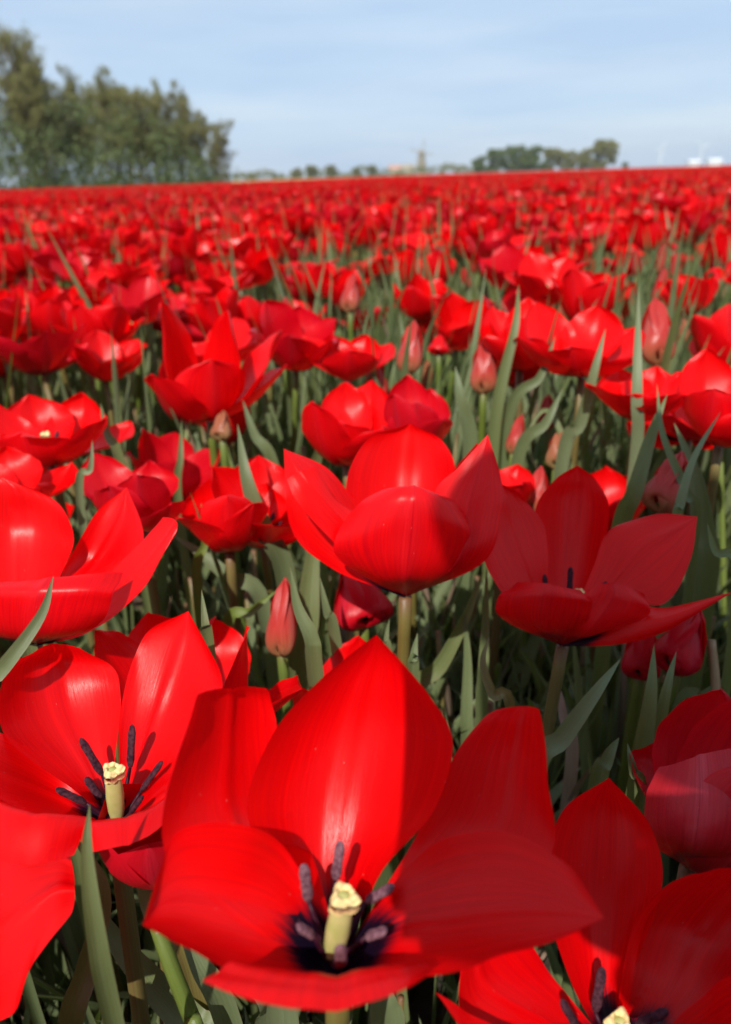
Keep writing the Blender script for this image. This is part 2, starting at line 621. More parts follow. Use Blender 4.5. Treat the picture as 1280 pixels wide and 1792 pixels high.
# ------------------------------------------------------------------ flower pieces
def add_centre(root, B, A, L, az0, dusty=False, hero=True, tilt=30, pist=None, anthers=None):
    """pistil with its frilled stigma, and six stamens each with an anther"""
    A = A.normalized()
    q = A.to_track_quat('Z', 'Y').to_matrix()
    s = L / 0.085
    k = (16 if hero else 8)
    hs = 1.0
    A0 = A
    if pist:
        Bp, Tp = at(*pist[0]), at(*pist[1])
        A = (Tp - Bp).normalized()
        hs = (Tp - Bp).length / (0.0225 * s)
        B = Bp - A * 0.003
        q = A.to_track_quat('Z', 'Y').to_matrix()
    pis = mesh_obj('pistil', *shift(lathe([(r * s * (.84 if pist else 1), z * s * hs) for r, z in ((0.0026, 0), (0.0033, .004), (0.0036, .010), (0.0033, .016), (0.0025, .0205), (0.0022, .0225))],
                   k, B + A * 0.003, A, 0.07), root.location)[:2], M_PISTIL, root)
    # stigma: three folded lobes
    g = Geo()
    for i in range(3):
        a = i * 2.094 + az0
        o = q @ Vector((math.cos(a), math.sin(a), 0))
        sd_ = q @ Vector((-math.sin(a), math.cos(a), 0))
        top = B + A * (0.003 + 0.0218 * s * hs)
        V, U = [], []
        nu, nv = 8, 5
        for j in range(nv + 1):
            v = j / nv
            for ii in range(nu + 1):
                u = -1 + 2 * ii / nu
                lob = math.sin(math.pi * (0.5 + u * 0.5)) ** 0.7 if abs(u) < 1 else 0
                r = (0.0009 + 0.0034 * v * lob)
                z = 0.0022 * math.sin(v * 2.4) - 0.0016 * v * v + 0.0006 * math.sin(5 * u + i) * v
                V.append(top + o * (r * s) + sd_ * (u * 0.0025 * s * (0.4 + 0.6 * v)) + A * (z * s))
                U.append((u, v))
        g.add((V, grid_faces(nu, nv), U))
        V2 = [v - A * (0.0022 * s) for v in V]
        g.add((V2, [f[::-1] for f in grid_faces(nu, nv)], U))
        n0 = len(g.V) - 2 * len(V)
        m = len(V)
        for ii in range(nu):
            a0 = n0 + nv * (nu + 1) + ii
            g.F.append((a0, a0 + m, a0 + m + 1, a0 + 1))
            g.M.append(0)
        for j in range(nv):
            for ed in (0, nu):
                a0 = n0 + j * (nu + 1) + ed
                g.F.append((a0, a0 + nu + 1, a0 + nu + 1 + m, a0 + m))
                g.M.append(0)
    sg = mesh_obj('stigma', [v - root.location for v in g.V], g.F, M_STIGMA, root)
    sg.parent = pis
    rs = random.Random(int(az0 * 100) + 5)
    for an_ in (anthers or ()):
        b1, tp = at(*an_[0]), at(*an_[1])
        b0 = B + (b1 - B) * .15
        f = mesh_obj('stamen', *shift(tube([b0, (b0 + b1) / 2 - A0 * .0008, b1], 0.0012 * s, 0.0006 * s, 6, 5), root.location)[:2], M_FILAMENT, root)
        al = (tp - b1).length
        prof = [(0.0003, 0), (0.0008, .05), (0.00125, .2), (0.0011, .5), (0.0012, .8), (0.0008, .95), (0.0002, 1)]
        an = mesh_obj('anther', *shift(lathe([(r, z * al) for r, z in prof], 14, b1, (tp - b1).normalized(), 0.32, 2), root.location)[:2],
                      M_ANTHERD if dusty else M_ANTHER, root)
        an.parent = f
    if anthers:
        return
    for i in range(6):
        a = az0 + i * math.pi / 3 + rs.uniform(-.2, .2)
        ti = R(tilt + rs.uniform(-14, 16))
        o = q @ Vector((math.cos(a), math.sin(a), 0))
        d = (A * math.cos(ti) + o * math.sin(ti)).normalized()
        b0 = B + o * (0.0042 * s) + A * 0.002
        fl = rs.uniform(0.0075, 0.0105) * s
        b1 = b0 + d * fl
        f = mesh_obj('stamen', *shift(tube([b0, (b0 + b1) / 2 + o * .0006, b1], 0.0011 * s, 0.0005 * s, 6, 5), root.location)[:2], M_FILAMENT, root)
        d2 = (d + Vector((rs.uniform(-.3, .3), rs.uniform(-.3, .3), rs.uniform(-.2, .3)))).normalized()
        al = rs.uniform(0.0125, 0.0165) * s
        prof = [(0.0003, 0), (0.0009, .06), (0.0013, .2), (0.0014, .5), (0.0013, .8), (0.0008, .95), (0.0002, 1)]
        an = mesh_obj('anther', *shift(lathe([(r * s, z * al) for r, z in prof], 12 if hero else 6, b1 - d2 * al * 0.06, d2, 0.30, 2), root.location)[:2],
                      M_ANTHERD if dusty else M_ANTHER, root)
        an.parent = f


def add_stem(root, B, foot, r=0.0034, mat=None, bend=None, hero=True):
    mid = (B + foot) / 2 + (bend or Vector((0, 0, 0)))
    up = B + (foot - B).normalized() * 0.001
    mesh_obj('stem', *shift(tube([foot, mid, up], r * 1.15, r, 12 if hero else 6, 14 if hero else 6), root.location), mat or M_STEM, root) if False else None
    V, F, U = shift(tube([foot, mid, up], r * 1.15, r, 12 if hero else 6, 14 if hero else 6), root.location)
    return mesh_obj('stem', V, F, mat or M_STEM, root, uv=U)


def add_leaf(root, pts, width, face=None, mat=None, **kw):
    f = face if face is not None else (CAM - Vector(pts[len(pts) // 2])).normalized()
    V, F, U = shift(leaf(pts, width, f, **kw), root.location)
    return mesh_obj('leaf', V, F, mat or M_LEAF, root, uv=U)


def hero(name, label, cat, bpx, depth, petals, axis=(0, 0, 1), L=0.088, centre=None, foot=None, mat=None, stem_mat=None, leaves=2, stem_r=0.0034, bend=(0, 0, 0), group='scarlet tulips in bloom close to the camera', hi=True, budlike=False, leafh=0.26, lofts=()):
    B = at(bpx[0], bpx[1], depth)
    A = Vector(axis).normalized()
    ft = Vector((B.x + (foot[0] if foot else 0), B.y + (foot[1] if foot else 0), 0.0))
    root = empty(name, ft, label, cat, group)
    for i, pt in enumerate(petals):
        px, py, side, ch, w = pt[:5]
        kw = dict(pt[5]) if len(pt) > 5 else {}
        T = ray_tip(B, px, py, ch, side == 'f')
        kw.setdefault('wave', 0.7)
        kw.setdefault('seed', i * 7 + int(bpx[0]))
        nn = dict(nu=22, nv=32) if hi else dict(nu=12, nv=18)
        g = petal(B, T, A, w, **nn, **kw)
        V, F, U = shift(g, root.location)
        mesh_obj('petal', V, F, mat or M_PETAL, root, uv=U)
    for i, rows in enumerate(lofts):
        V, F, U = shift(loft_petal(B, A, rows, seed=i + int(bpx[0])), root.location)
        mesh_obj('petal', V, F, mat or M_PETAL, root, uv=U)
    if centre:
        add_centre(root, B, Vector(centre.get('axis', axis)), L, centre.get('az', 0.3), centre.get('dusty', False), hi, centre.get('tilt', 30), centre.get('pist'), centre.get('anthers'))
    add_stem(root, B, ft, stem_r, stem_mat, Vector(bend), hi)
    rs = random.Random(int(bpx[0] * 3 + bpx[1]))
    for k in range(leaves):
        a = rs.uniform(0, 6.28)
        d = Vector((math.cos(a), math.sin(a), 0))
        h = leafh * rs.uniform(0.75, 1.05)
        add_leaf(root, [ft + d * .004 + Vector((0, 0, .02)), ft + d * 0.025 + Vector((0, 0, h * .5)), ft + d * rs.uniform(.05, .09) + Vector((0, 0, h))],
                 rs.uniform(.013, .024), face=-d + Vector((0, 0, .3)), twist=rs.uniform(-40, 40))
    HERO_XY.append((B.x, B.y, B.z))
    return root, B


HERO_XY = []
K = dict
# --- the big wide-open flower in front
T1, B1 = hero('tulip', 'huge wide open scarlet tulip lowest in the middle with black heart and cream stigma', 'tulip', (592, 1700), 0.205, [
], centre=K(az=0.2, dusty=True, pist=((583, 1668, .200), (603, 1566, .192)), anthers=(
    ((541, 1578, .203), (531, 1512, .200)), ((587, 1540, .210), (597, 1472, .208)), ((640, 1578, .206), (690, 1550, .204)),
    ((640, 1640, .194), (677, 1628, .191)), ((597, 1690, .186), (596, 1655, .180)), ((550, 1638, .194), (520, 1620, .191)))), foot=(-.02, .03), lofts=[
    [(.25, (510, 1560, .212), (582, 1560, .222), (665, 1530, .212)), (.5, (432, 1425, .212), (590, 1425, .232), (755, 1425, .212)), (.72, (478, 1285, .218), (612, 1290, .236), (793, 1305, .214)), (.87, (545, 1205, .221), (635, 1200, .233), (760, 1232, .218)), (.95, (606, 1152, .224), (655, 1147, .229), (713, 1168, .222)), (1, (659, 1111, .222))],
    [(.3, (420, 1610, .195), (500, 1560, .206), (560, 1540, .216)), (.6, (290, 1490, .196), (400, 1430, .218), (530, 1450, .232)), (.8, (312, 1340, .202), (395, 1310, .226), (490, 1320, .236)), (.95, (342, 1228, .208), (400, 1222, .226), (478, 1235, .236)), (1, (352, 1214, .210), (405, 1200, .222), (470, 1210, .232))],
    [(.3, (480, 1700, .190), (490, 1630, .200), (512, 1500, .206)), (.55, (400, 1695, .178), (410, 1600, .196), (430, 1445, .196)), (.8, (320, 1655, .176), (320, 1580, .190), (320, 1450, .192)), (.93, (278, 1632, .176), (272, 1595, .184), (278, 1525, .188)), (1, (250, 1619, .178))],
    [(.35, (500, 1720, .190), (590, 1735, .185), (680, 1715, .190)), (.65, (430, 1695, .172), (590, 1697, .166), (730, 1690, .176)), (.85, (385, 1700, .166), (590, 1722, .158), (755, 1690, .172)), (1, (355, 1716, .163), (590, 1762, .153), (770, 1693, .170))],
    [(.25, (690, 1708, .185), (690, 1620, .200), (690, 1545, .208)), (.5, (790, 1703, .176), (790, 1600, .198), (775, 1470, .205)), (.72, (880, 1672, .176), (885, 1590, .194), (885, 1453, .200)), (.9, (975, 1640, .178), (985, 1595, .188), (988, 1508, .194)), (1, (1058, 1606, .182))],
    [(.3, (680, 1540, .220), (740, 1550, .212), (800, 1600, .203)), (.6, (760, 1410, .232), (860, 1450, .222), (960, 1500, .208)), (.82, (800, 1310, .238), (890, 1330, .230), (958, 1360, .214)), (.95, (845, 1258, .238), (905, 1262, .230), (955, 1275, .218)), (1, (870, 1242, .236), (915, 1236, .229), (948, 1242, .222))],
])
# --- left flower with open stamens
T2, B2 = hero('tulip', 'open scarlet tulip at the left edge with dark purple stamens round a yellow pistil', 'tulip', (203, 1452), 0.285, [
], centre=K(az=0.55, pist=((205, 1428, .280), (197, 1346, .272)), anthers=(
    ((180, 1357, .288), (141, 1292, .286)), ((228, 1344, .292), (232, 1268, .290)), ((246, 1386, .283), (285, 1332, .281)),
    ((228, 1424, .270), (250, 1394, .266)), ((152, 1406, .276), (98, 1380, .272)), ((178, 1400, .290), (150, 1360, .290)))), foot=(-.02, .0), leaves=3, lofts=[
    [(.3, (208, 1350, .295), (235, 1370, .295), (270, 1385, .285)), (.6, (213, 1225, .310), (280, 1240, .312), (345, 1290, .295)), (.85, (250, 1115, .320), (315, 1130, .318), (392, 1190, .302)), (1, (330, 1069, .318))],
    [(.3, (140, 1390, .285), (165, 1370, .295), (200, 1350, .298)), (.6, (10, 1290, .285), (105, 1250, .310), (212, 1225, .312)), (.85, (10, 1175, .295), (90, 1160, .315), (195, 1165, .318)), (1, (70, 1130, .305), (105, 1127, .310), (140, 1133, .313))],
    [(.4, (90, 1430, .277), (95, 1390, .292), (110, 1340, .296)), (.8, (-60, 1400, .260), (-50, 1330, .270), (-40, 1270, .280)), (1, (-130, 1300, .270))],
    [(.35, (60, 1440, .262), (120, 1462, .258), (180, 1470, .262)), (.7, (-10, 1400, .250), (60, 1420, .243), (160, 1430, .250)), (1, (-30, 1490, .235), (45, 1512, .232), (130, 1498, .240))],
    [(.35, (160, 1462, .265), (205, 1470, .260), (250, 1455, .265)), (.7, (130, 1437, .250), (220, 1428, .247), (285, 1395, .255)), (1, (150, 1492, .240), (225, 1478, .236), (292, 1440, .245))],
    [(.4, (250, 1385, .285), (260, 1410, .275), (260, 1440, .268)), (.8, (310, 1330, .288), (320, 1370, .275), (300, 1420, .262)), (1, (350, 1370, .270))],
])
# --- flower at the left edge above it
T3, B3 = hero('tulip', 'scarlet tulip cut by the left edge with two pale sheened upright petals behind its rim', 'tulip', (62, 1128), 0.385, [
    (-120, 960, 'f', .085, .056, K(flare=20)),
], centre=K(az=1.0), leaves=3, lofts=[
    [(.35, (-20, 1040, .39), (40, 1040, .40), (100, 1020, .395)), (.65, (-60, 940, .395), (40, 930, .415), (130, 945, .40)), (.88, (-40, 860, .405), (30, 860, .412), (98, 880, .408)), (1, (5, 835, .41))],
    [(.4, (98, 1040, .395), (120, 1040, .395), (150, 1050, .385)), (.65, (118, 985, .405), (170, 980, .41), (232, 1000, .39)), (.87, (175, 895, .412), (212, 905, .41), (252, 940, .397)), (1, (222, 852, .412))],
    [(.4, (150, 1050, .385), (165, 1070, .375), (160, 1105, .37)), (.75, (240, 955, .38), (255, 985, .37), (250, 1030, .362)), (1, (285, 905, .375), (309, 912, .37), (309, 935, .368))],
    [(.35, (-30, 1100, .37), (60, 1110, .355), (170, 1095, .36)), (.75, (-60, 1040, .36), (70, 1045, .345), (200, 1040, .355)), (1, (-40, 1020, .362), (90, 1012, .35), (215, 1000, .36))],
])
# --- central goblet
T4, B4 = hero('tulip', 'scarlet goblet tulip on a straight brown stem with a ribbed front petal half in shade', 'tulip', (710, 1042), 0.42, [
], foot=(-.012, .01), stem_r=.0037, lofts=[
    [(.4, (630, 960, .44), (705, 950, .455), (770, 940, .44)), (.7, (606, 850, .445), (710, 840, .465), (797, 835, .445)), (.9, (645, 768, .455), (716, 765, .463), (775, 772, .455)), (1, (718, 741, .46))],
    [(.35, (590, 1000, .415), (625, 970, .425), (655, 940, .44)), (.65, (518, 945, .41), (565, 900, .42), (622, 880, .44)), (.85, (502, 870, .41), (530, 835, .42), (580, 825, .435)), (1, (497, 785, .425))],
    [(.4, (640, 1000, .405), (650, 960, .408), (665, 930, .412)), (.7, (560, 925, .395), (590, 900, .40), (618, 893, .41)), (.9, (518, 875, .392), (550, 855, .395), (588, 872, .405)), (1, (503, 838, .392), (528, 824, .395), (555, 816, .40))],
    [(.3, (628, 1004, .405), (712, 1004, .390), (798, 1004, .405)), (.6, (584, 958, .398), (720, 935, .378), (834, 948, .398)), (.82, (618, 892, .392), (724, 882, .374), (806, 890, .392)), (.94, (668, 858, .386), (725, 858, .376), (770, 868, .386)), (1, (725, 849, .378))],
    [(.35, (760, 1000, .40), (800, 985, .395), (845, 985, .40)), (.65, (758, 870, .405), (820, 890, .395), (882, 890, .40)), (.85, (805, 815, .40), (838, 825, .398), (877, 835, .40)), (1, (854, 760, .402))],
    [(.5, (740, 920, .44), (790, 900, .45), (840, 890, .435)), (.8, (790, 830, .445), (825, 810, .445), (858, 820, .43)), (1, (835, 775, .435))],
])
# --- shaded flower on the right
T5, B5 = hero('tulip', 'shaded scarlet tulip right of centre with a pointed petal reaching to the right edge', 'tulip', (985, 1128), 0.42, [
], centre=K(az=.8, pist=((1004, 1096, .436), (1015, 1036, .430)), anthers=(
    ((958, 1050, .420), (953, 1005, .418)), ((997, 1040, .425), (999, 992, .425)), ((1040, 1050, .420), (1062, 1018, .420)),
    ((960, 1085, .410), (945, 1062, .408)), ((985, 1100, .405), (984, 1070, .402)), ((1020, 1090, .408), (1035, 1068, .406)))), foot=(-.01, .0), leaves=2, bend=(-.006, 0, 0), lofts=[
    [(.4, (940, 1010, .44), (995, 1000, .452), (1045, 1000, .44)), (.7, (936, 895, .448), (1003, 890, .462), (1066, 895, .446)), (.9, (970, 840, .455), (1009, 838, .46), (1045, 842, .455)), (1, (1011, 814, .458))],
    [(.35, (905, 1070, .415), (935, 1040, .425), (960, 1020, .435)), (.65, (845, 975, .41), (895, 940, .43), (955, 925, .44)), (.88, (843, 885, .415), (875, 868, .425), (912, 868, .435)), (1, (847, 842, .418), (858, 840, .42), (872, 845, .425))],
    [(.35, (1040, 990, .44), (1070, 1020, .43), (1095, 1060, .42)), (.65, (1070, 925, .445), (1120, 960, .43), (1165, 1055, .412)), (.88, (1150, 900, .44), (1175, 930, .43), (1208, 985, .415)), (1, (1221, 904, .43))],
    [(.35, (1075, 1060, .41), (1085, 1095, .40), (1080, 1128, .40)), (.7, (1165, 1062, .40), (1175, 1078, .39), (1170, 1102, .39)), (1, (1283, 1036, .385))],
    [(.4, (880, 1085, .405), (948, 1092, .393), (1022, 1100, .396)), (.75, (872, 1045, .400), (950, 1045, .384), (1036, 1058, .388)), (1, (905, 1018, .402), (958, 1022, .386), (1016, 1034, .388))],
    [(.4, (972, 1098, .402), (1030, 1104, .394), (1090, 1095, .398)), (.75, (990, 1058, .396), (1070, 1050, .388), (1138, 1075, .394)), (1, (1020, 1040, .394), (1072, 1020, .389), (1128, 1040, .393))],
])
# --- bottom right flower
T6, B6 = hero('tulip', 'deep red shaded tulip filling the bottom right corner, purple stamens at the very edge', 'tulip', (1085, 1860), 0.235, [
    (1450, 1760, 'n', .080, .050, K(flare=30)),
    (1100, 2020, 'n', .060, .056, K(flare=45)),
], mat=M_PETAL, centre=K(az=.45, pist=((1090, 1860, .228), (1084, 1786, .220)), anthers=(
    ((1042, 1772, .232), (1055, 1692, .234)), ((1012, 1800, .226), (982, 1750, .224)), ((1112, 1796, .226), (1170, 1768, .224)),
    ((1130, 1850, .218), (1175, 1860, .214)), ((1090, 1900, .210), (1085, 1870, .200)), ((1040, 1850, .216), (1005, 1856, .212)))), foot=(.0, .02), lofts=[
    [(.3, (1000, 1720, .245), (1055, 1720, .252), (1110, 1700, .245)), (.6, (955, 1560, .255), (1055, 1560, .268), (1160, 1550, .255)), (.85, (985, 1420, .265), (1062, 1425, .273), (1135, 1440, .265)), (1, (1066, 1361, .268))],
    [(.35, (1088, 1710, .242), (1180, 1740, .245), (1260, 1780, .235)), (.65, (1120, 1600, .25), (1230, 1640, .258), (1350, 1680, .24)), (.88, (1195, 1535, .25), (1290, 1560, .255), (1380, 1600, .245)), (1, (1250, 1518, .25), (1310, 1520, .25), (1350, 1530, .25))],
    [(.35, (940, 1850, .225), (960, 1790, .232), (985, 1730, .24)), (.7, (815, 1800, .215), (850, 1720, .228), (920, 1640, .238)), (1, (800, 1680, .225), (840, 1630, .23), (890, 1600, .235))],
    [(.5, (900, 1900, .205), (880, 1850, .21), (880, 1800, .215)), (1, (762, 1736, .205))],
])
# --- half closed cup at the right edge
T7, B7 = hero('tulip', 'half closed dusty red tulip cup leaning out at the right edge above the corner', 'tulip', (1205, 1516), 0.30, [
    (1262, 1205, 'f', .074, .046, K(flare=-8, cup=.9)),
    (1345, 1215, 'f', .076, .046, K(flare=0, cup=.9)),
    (1182, 1290, 'f', .060, .048, K(flare=-12, cup=1.0)),
    (1360, 1330, 'n', .062, .050, K(flare=0, cup=1.0)),
], axis=(.25, .1, .95), mat=M_PETALB, foot=(.01, .02), leaves=3, lofts=[
    [(.35, (1138, 1470, .29), (1215, 1480, .272), (1300, 1490, .28)), (.7, (1130, 1395, .292), (1225, 1400, .272), (1320, 1400, .28)), (1, (1155, 1343, .295), (1225, 1322, .285), (1300, 1305, .285))],
])
# --- bottom left petal of a flower outside the frame
T8, B8 = hero('tulip', 'bright scarlet tulip at the bottom left corner showing only its one sunlit petal', 'tulip', (-170, 1830), 0.250, [
    (-120, 1480, 'f', .074, .050, K(flare=50)),
    (-360, 1600, 'f', .074, .050, K(flare=60)),
    (-480, 1850, 'n', .070, .050, K(flare=70)),
    (-320, 2050, 'n', .060, .050, K(flare=70)),
    (-40, 2080, 'n', .060, .050, K(flare=70)),
], foot=(-.02, .0), lofts=[
    [(.35, (-100, 1620, .272), (-80, 1720, .255), (-60, 1800, .240)), (.7, (-20, 1462, .280), (18, 1620, .254), (22, 1772, .236)), (.92, (88, 1480, .275), (92, 1560, .257), (70, 1670, .242)), (1, (122, 1492, .270), (132, 1555, .257), (122, 1602, .248))],
])
# --- flower behind, between the two left ones and the big one
T9, B9 = hero('tulip', 'low scarlet tulip peeping out behind the big flower and the left stamened one', 'tulip', (365, 1300), 0.40, [
    (165, 1103, 'f', .082, .044, K(flare=20)),
    (262, 1072, 'f', .078, .050, K(flare=0)),
    (378, 1082, 'f', .076, .044, K(flare=4)),
    (434, 1096, 'n', .078, .036, K(flare=10)),
    (528, 1205, 'n', .074, .050, K(flare=45, cup=.7)),
    (300, 1190, 'n', .060, .050, K(flare=20)),
], foot=(0, .02))
T10, B10 = hero('tulip', 'scarlet tulip almost hidden behind the big flower, one rosy petal tip showing', 'tulip', (590, 1330), 0.41, [
    (629, 1113, 'f', .072, .044, K(flare=0)),
    (545, 1215, 'n', .060, .044, K(flare=30)),
    (690, 1210, 'n', .060, .044, K(flare=20)),
    (590, 1240, 'n', .056, .044, K(flare=10)),
], foot=(0, .02))
# --- second rank
T11, B11 = hero('tulip', 'tall scarlet tulip left of centre rising above its neighbours', 'tulip', (368, 738), 0.73, [
    (284, 530, 'f', .108, .070, K(flare=5, cup=.7)),
    (398, 542, 'f', .100, .070, K(flare=0)),
    (494, 578, 'f', .106, .070, K(flare=30, cup=.7)),
    (264, 655, 'n', .086, .060, K(flare=25, cup=.8)),
    (505, 640, 'n', .094, .066, K(flare=45, cup=.7)),
    (372, 630, 'n', .070, .080, K(flare=8, cup=.9)),
], foot=(0.0, .0), stem_mat=M_STEMG, stem_r=.0038)
T12, B12 = hero('tulip', 'open scarlet tulip below the tall one at the left edge, pale sheen on its petals', 'tulip', (92, 815), 0.60, [
    (50, 690, 'f', .080, .062, K(flare=5)),
    (142, 686, 'f', .080, .052, K(flare=0)),
    (230, 738, 'f', .088, .044, K(flare=50, cup=.7)),
    (-40, 700, 'f', .080, .050, K(flare=20)),
    (186, 728, 'n', .070, .050, K(flare=30)),
    (40, 758, 'n', .052, .066, K(flare=12)),
], centre=K(az=.4), foot=(0, .02))
T13, B13 = hero('tulip', 'narrow dark red tulip with split petals behind the left edge flower', 'tulip', (250, 925), 0.53, [
    (163, 792, 'f', .078, .044, K(flare=15)),
    (262, 805, 'f', .074, .048, K(flare=0)),
    (300, 880, 'n', .060, .040, K(flare=25)),
    (190, 850, 'n', .058, .044, K(flare=10)),
    (240, 830, 'n', .060, .044, K(flare=10)),
], mat=M_PETAL2, foot=(0, .01))
T14, B14 = hero('tulip', 'small scarlet tulip with a pale ribbed front petal beside the tall pointed leaf', 'tulip', (402, 965), 0.52, [
    (312, 906, 'n', .056, .040, K(flare=50, cup=.7)),
    (392, 822, 'f', .068, .052, K(flare=0)),
    (468, 845, 'f', .070, .050, K(flare=10)),
    (445, 880, 'n', .052, .046, K(flare=12)),
    (398, 868, 'n', .050, .050, K(flare=0, cup=1.1)),
    (350, 850, 'f', .062, .044, K(flare=10)),
], foot=(-.01, .02))
T15, B15 = hero('tulip', 'scarlet tulip just behind the central goblet, two lit petals over its dark cup', 'tulip', (606, 815), 0.62, [
    (604, 668, 'f', .080, .050, K(flare=4)),
    (652, 664, 'f', .084, .050, K(flare=6)),
    (548, 702, 'n', .076, .046, K(flare=8)),
    (696, 712, 'f', .080, .050, K(flare=30)),
    (600, 740, 'n', .052, .060, K(flare=8, cup=1)),
    (672, 752, 'n', .060, .054, K(flare=30)),
], foot=(.01, .01))
T16, B16 = hero('tulip', 'rosy scarlet tulip close behind the central goblet with a round lit petal', 'tulip', (722, 800), 0.66, [
    (712, 655, 'f', .078, .044, K(flare=0)),
    (752, 680, 'f', .076, .052, K(flare=8)),
    (775, 735, 'n', .066, .046, K(flare=40)),
    (690, 690, 'n', .066, .040, K(flare=8)),
    (728, 705, 'n', .058, .050, K(flare=6)),
], mat=M_PETAL2, foot=(.0, .01))
T17, B17 = hero('tulip', 'broad flat topped scarlet cup standing between the tall tulip and the pink buds', 'tulip', (612, 668), 0.80, [
    (530, 588, 'f', .076, .050, K(flare=45, cup=.7)),
    (580, 585, 'f', .072, .050, K(flare=15)),
    (640, 585, 'f', .072, .050, K(flare=15)),
    (684, 600, 'f', .074, .048, K(flare=45)),
    (612, 612, 'n', .058, .062, K(flare=10)),
], foot=(0, .01))
T18, B18 = hero('tulip', 'wide scarlet tulip with pink sheen beside the tall leaves right of centre', 'tulip', (1018, 660), 0.70, [
    (940, 528, 'f', .090, .060, K(flare=15, cup=.7)),
    (1048, 532, 'f', .086, .062, K(flare=8)),
    (1118, 570, 'f', .088, .052, K(flare=30)),
    (905, 590, 'n', .080, .056, K(flare=30)),
    (1112, 628, 'n', .068, .050, K(flare=50, cup=.7)),
    (1000, 606, 'n', .058, .060, K(flare=20)),
], foot=(0, .01), hi=False)
T18b, B18b = hero('tulip', 'scarlet tulip crowding the left side of the wide sheened one near the tall leaves', 'tulip', (910, 650), 0.74, [
    (862, 535, 'f', .086, .050, K(flare=25)),
    (925, 520, 'f', .088, .048, K(flare=5)),
    (850, 590, 'n', .066, .046, K(flare=35)),
    (930, 590, 'n', .056, .050, K(flare=8)),
], foot=(0, .01), hi=False)
T19, B19 = hero('tulip', 'flat spread scarlet tulip behind the long upright leaf near the right edge', 'tulip', (1115, 735), 0.62, [
    (1024, 674, 'n', .070, .040, K(flare=62, cup=.7)),
    (1085, 645, 'f', .070, .052, K(flare=20)),
    (1150, 640, 'f', .074, .050, K(flare=15)),
    (1195, 690, 'n', .066, .046, K(flare=40)),
    (1110, 690, 'n', .048, .052, K(flare=25)),
], foot=(0, .02))
T20, B20 = hero('tulip', 'tall scarlet cup cut by the right edge with a rosy back petal', 'tulip', (1258, 780), 0.56, [
    (1238, 610, 'f', .080, .048, K(flare=0)),
    (1190, 650, 'f', .078, .050, K(flare=14)),
    (1320, 640, 'f', .080, .050, K(flare=14)),
    (1250, 680, 'n', .060, .060, K(flare=2, cup=1.1)),
    (1320, 720, 'n', .056, .050, K(flare=10)),
], foot=(.01, .01))
T21, B21 = hero('tulip', 'scarlet tulip low behind the shaded flower, small lit petals left of the curved leaf', 'tulip', (1068, 935), 0.60, [
    (1060, 815, 'f', .060, .044, K(flare=0)),
    (1100, 830, 'f', .060, .042, K(flare=5)),
    (1105, 870, 'n', .046, .040, K(flare=10)),
    (1030, 860, 'n', .046, .040, K(flare=10)),
], foot=(0, .02), hi=False)
T22, B22 = hero('tulip', 'small scarlet tulip showing between the central goblet and the shaded flower', 'tulip', (880, 905), 0.58, [
    (906, 812, 'f', .056, .040, K(flare=25)),
    (860, 815, 'f', .054, .040, K(flare=0)),
    (915, 845, 'n', .046, .036, K(flare=30)),
], foot=(0, .02), hi=False)
T23, B23 = hero('tulip', 'scarlet tulip at the left edge just above the sheened flower, petal pointing right', 'tulip', (20, 905), 0.52, [
    (126, 808, 'f', .070, .036, K(flare=40, cup=.8)),
    (10, 780, 'f', .070, .050, K(flare=0)),
    (-60, 800, 'f', .070, .050, K(flare=10)),
    (70, 850, 'n', .050, .044, K(flare=20)),
], foot=(0, .02), hi=False)
T24, B24 = hero('tulip', 'dark cupped scarlet tulip on the right between two long leaves near the edge', 'tulip', (1205, 770), 0.66, [
    (1160, 690, 'f', .060, .050, K(flare=10)),
    (1215, 690, 'f', .060, .050, K(flare=10)),
    (1190, 725, 'n', .046, .050, K(flare=10)),
    (1240, 735, 'n', .046, .046, K(flare=20)),
], foot=(0, .02), mat=M_PETAL2, hi=False)


# ------------------------------------------------------------------ closed buds near the camera
def bud(label, bpx, tpx, depth, w, mat, foot=(0, .01), leaves=2, group='closed tulip buds near the camera', gap=0.0, stem=M_STEMG, hi=True):
    B = at(bpx[0], bpx[1], depth)
    T = at(tpx[0], tpx[1], depth * (1 + gap))
    A = (T - B)
    c = A.length
    A.normalize()
    ft = Vector((B.x + foot[0], B.y + foot[1], 0))
    root = empty('tulip_bud', ft, label, 'tulip bud', group)
    q = A.to_track_quat('Z', 'Y').to_matrix()
    for i in range(6):
        a = i * math.pi / 3 * 2 + (0.5 if i >= 3 else 0)  # inner three, then outer three
        o = q @ Vector((math.cos(a), math.sin(a), 0))
        rr = w * (0.42 if i < 3 else 0.5)
        Tt = T + o * (w * 0.04) - A * (0 if i < 3 else c * 0.03 * (i - 3))
        P_ = petal(B, Tt, A, rr * (2.7 if i >= 3 else 2.3), nu=10, nv=18, flare=-14, cup=1.5, belly=(rr / .375 / c - .1) / .36, wave=0.25, sharp=0.66, seed=i, out=o)
        V, F, U = shift(P_, root.location)
        mesh_obj('petal', V, F, mat, root, uv=U)
    add_stem(root, B + A * .006, ft, .0034, stem, None, hi)
    rs = random.Random(int(bpx[0] * 3 + bpx[1]))
    for k in range(leaves):
        a = rs.uniform(0, 6.28)
        d = Vector((math.cos(a), math.sin(a), 0))
        h = rs.uniform(.2, .28)
        add_leaf(root, [ft + d * .004 + Vector((0, 0, .02)), ft + d * 0.025 + Vector((0, 0, h * .5)), ft + d * .06 + Vector((0, 0, h))],
                 rs.uniform(.012, .02), face=-d + Vector((0, 0, .3)))
    HERO_XY.append((B.x, B.y, B.z))
    return root


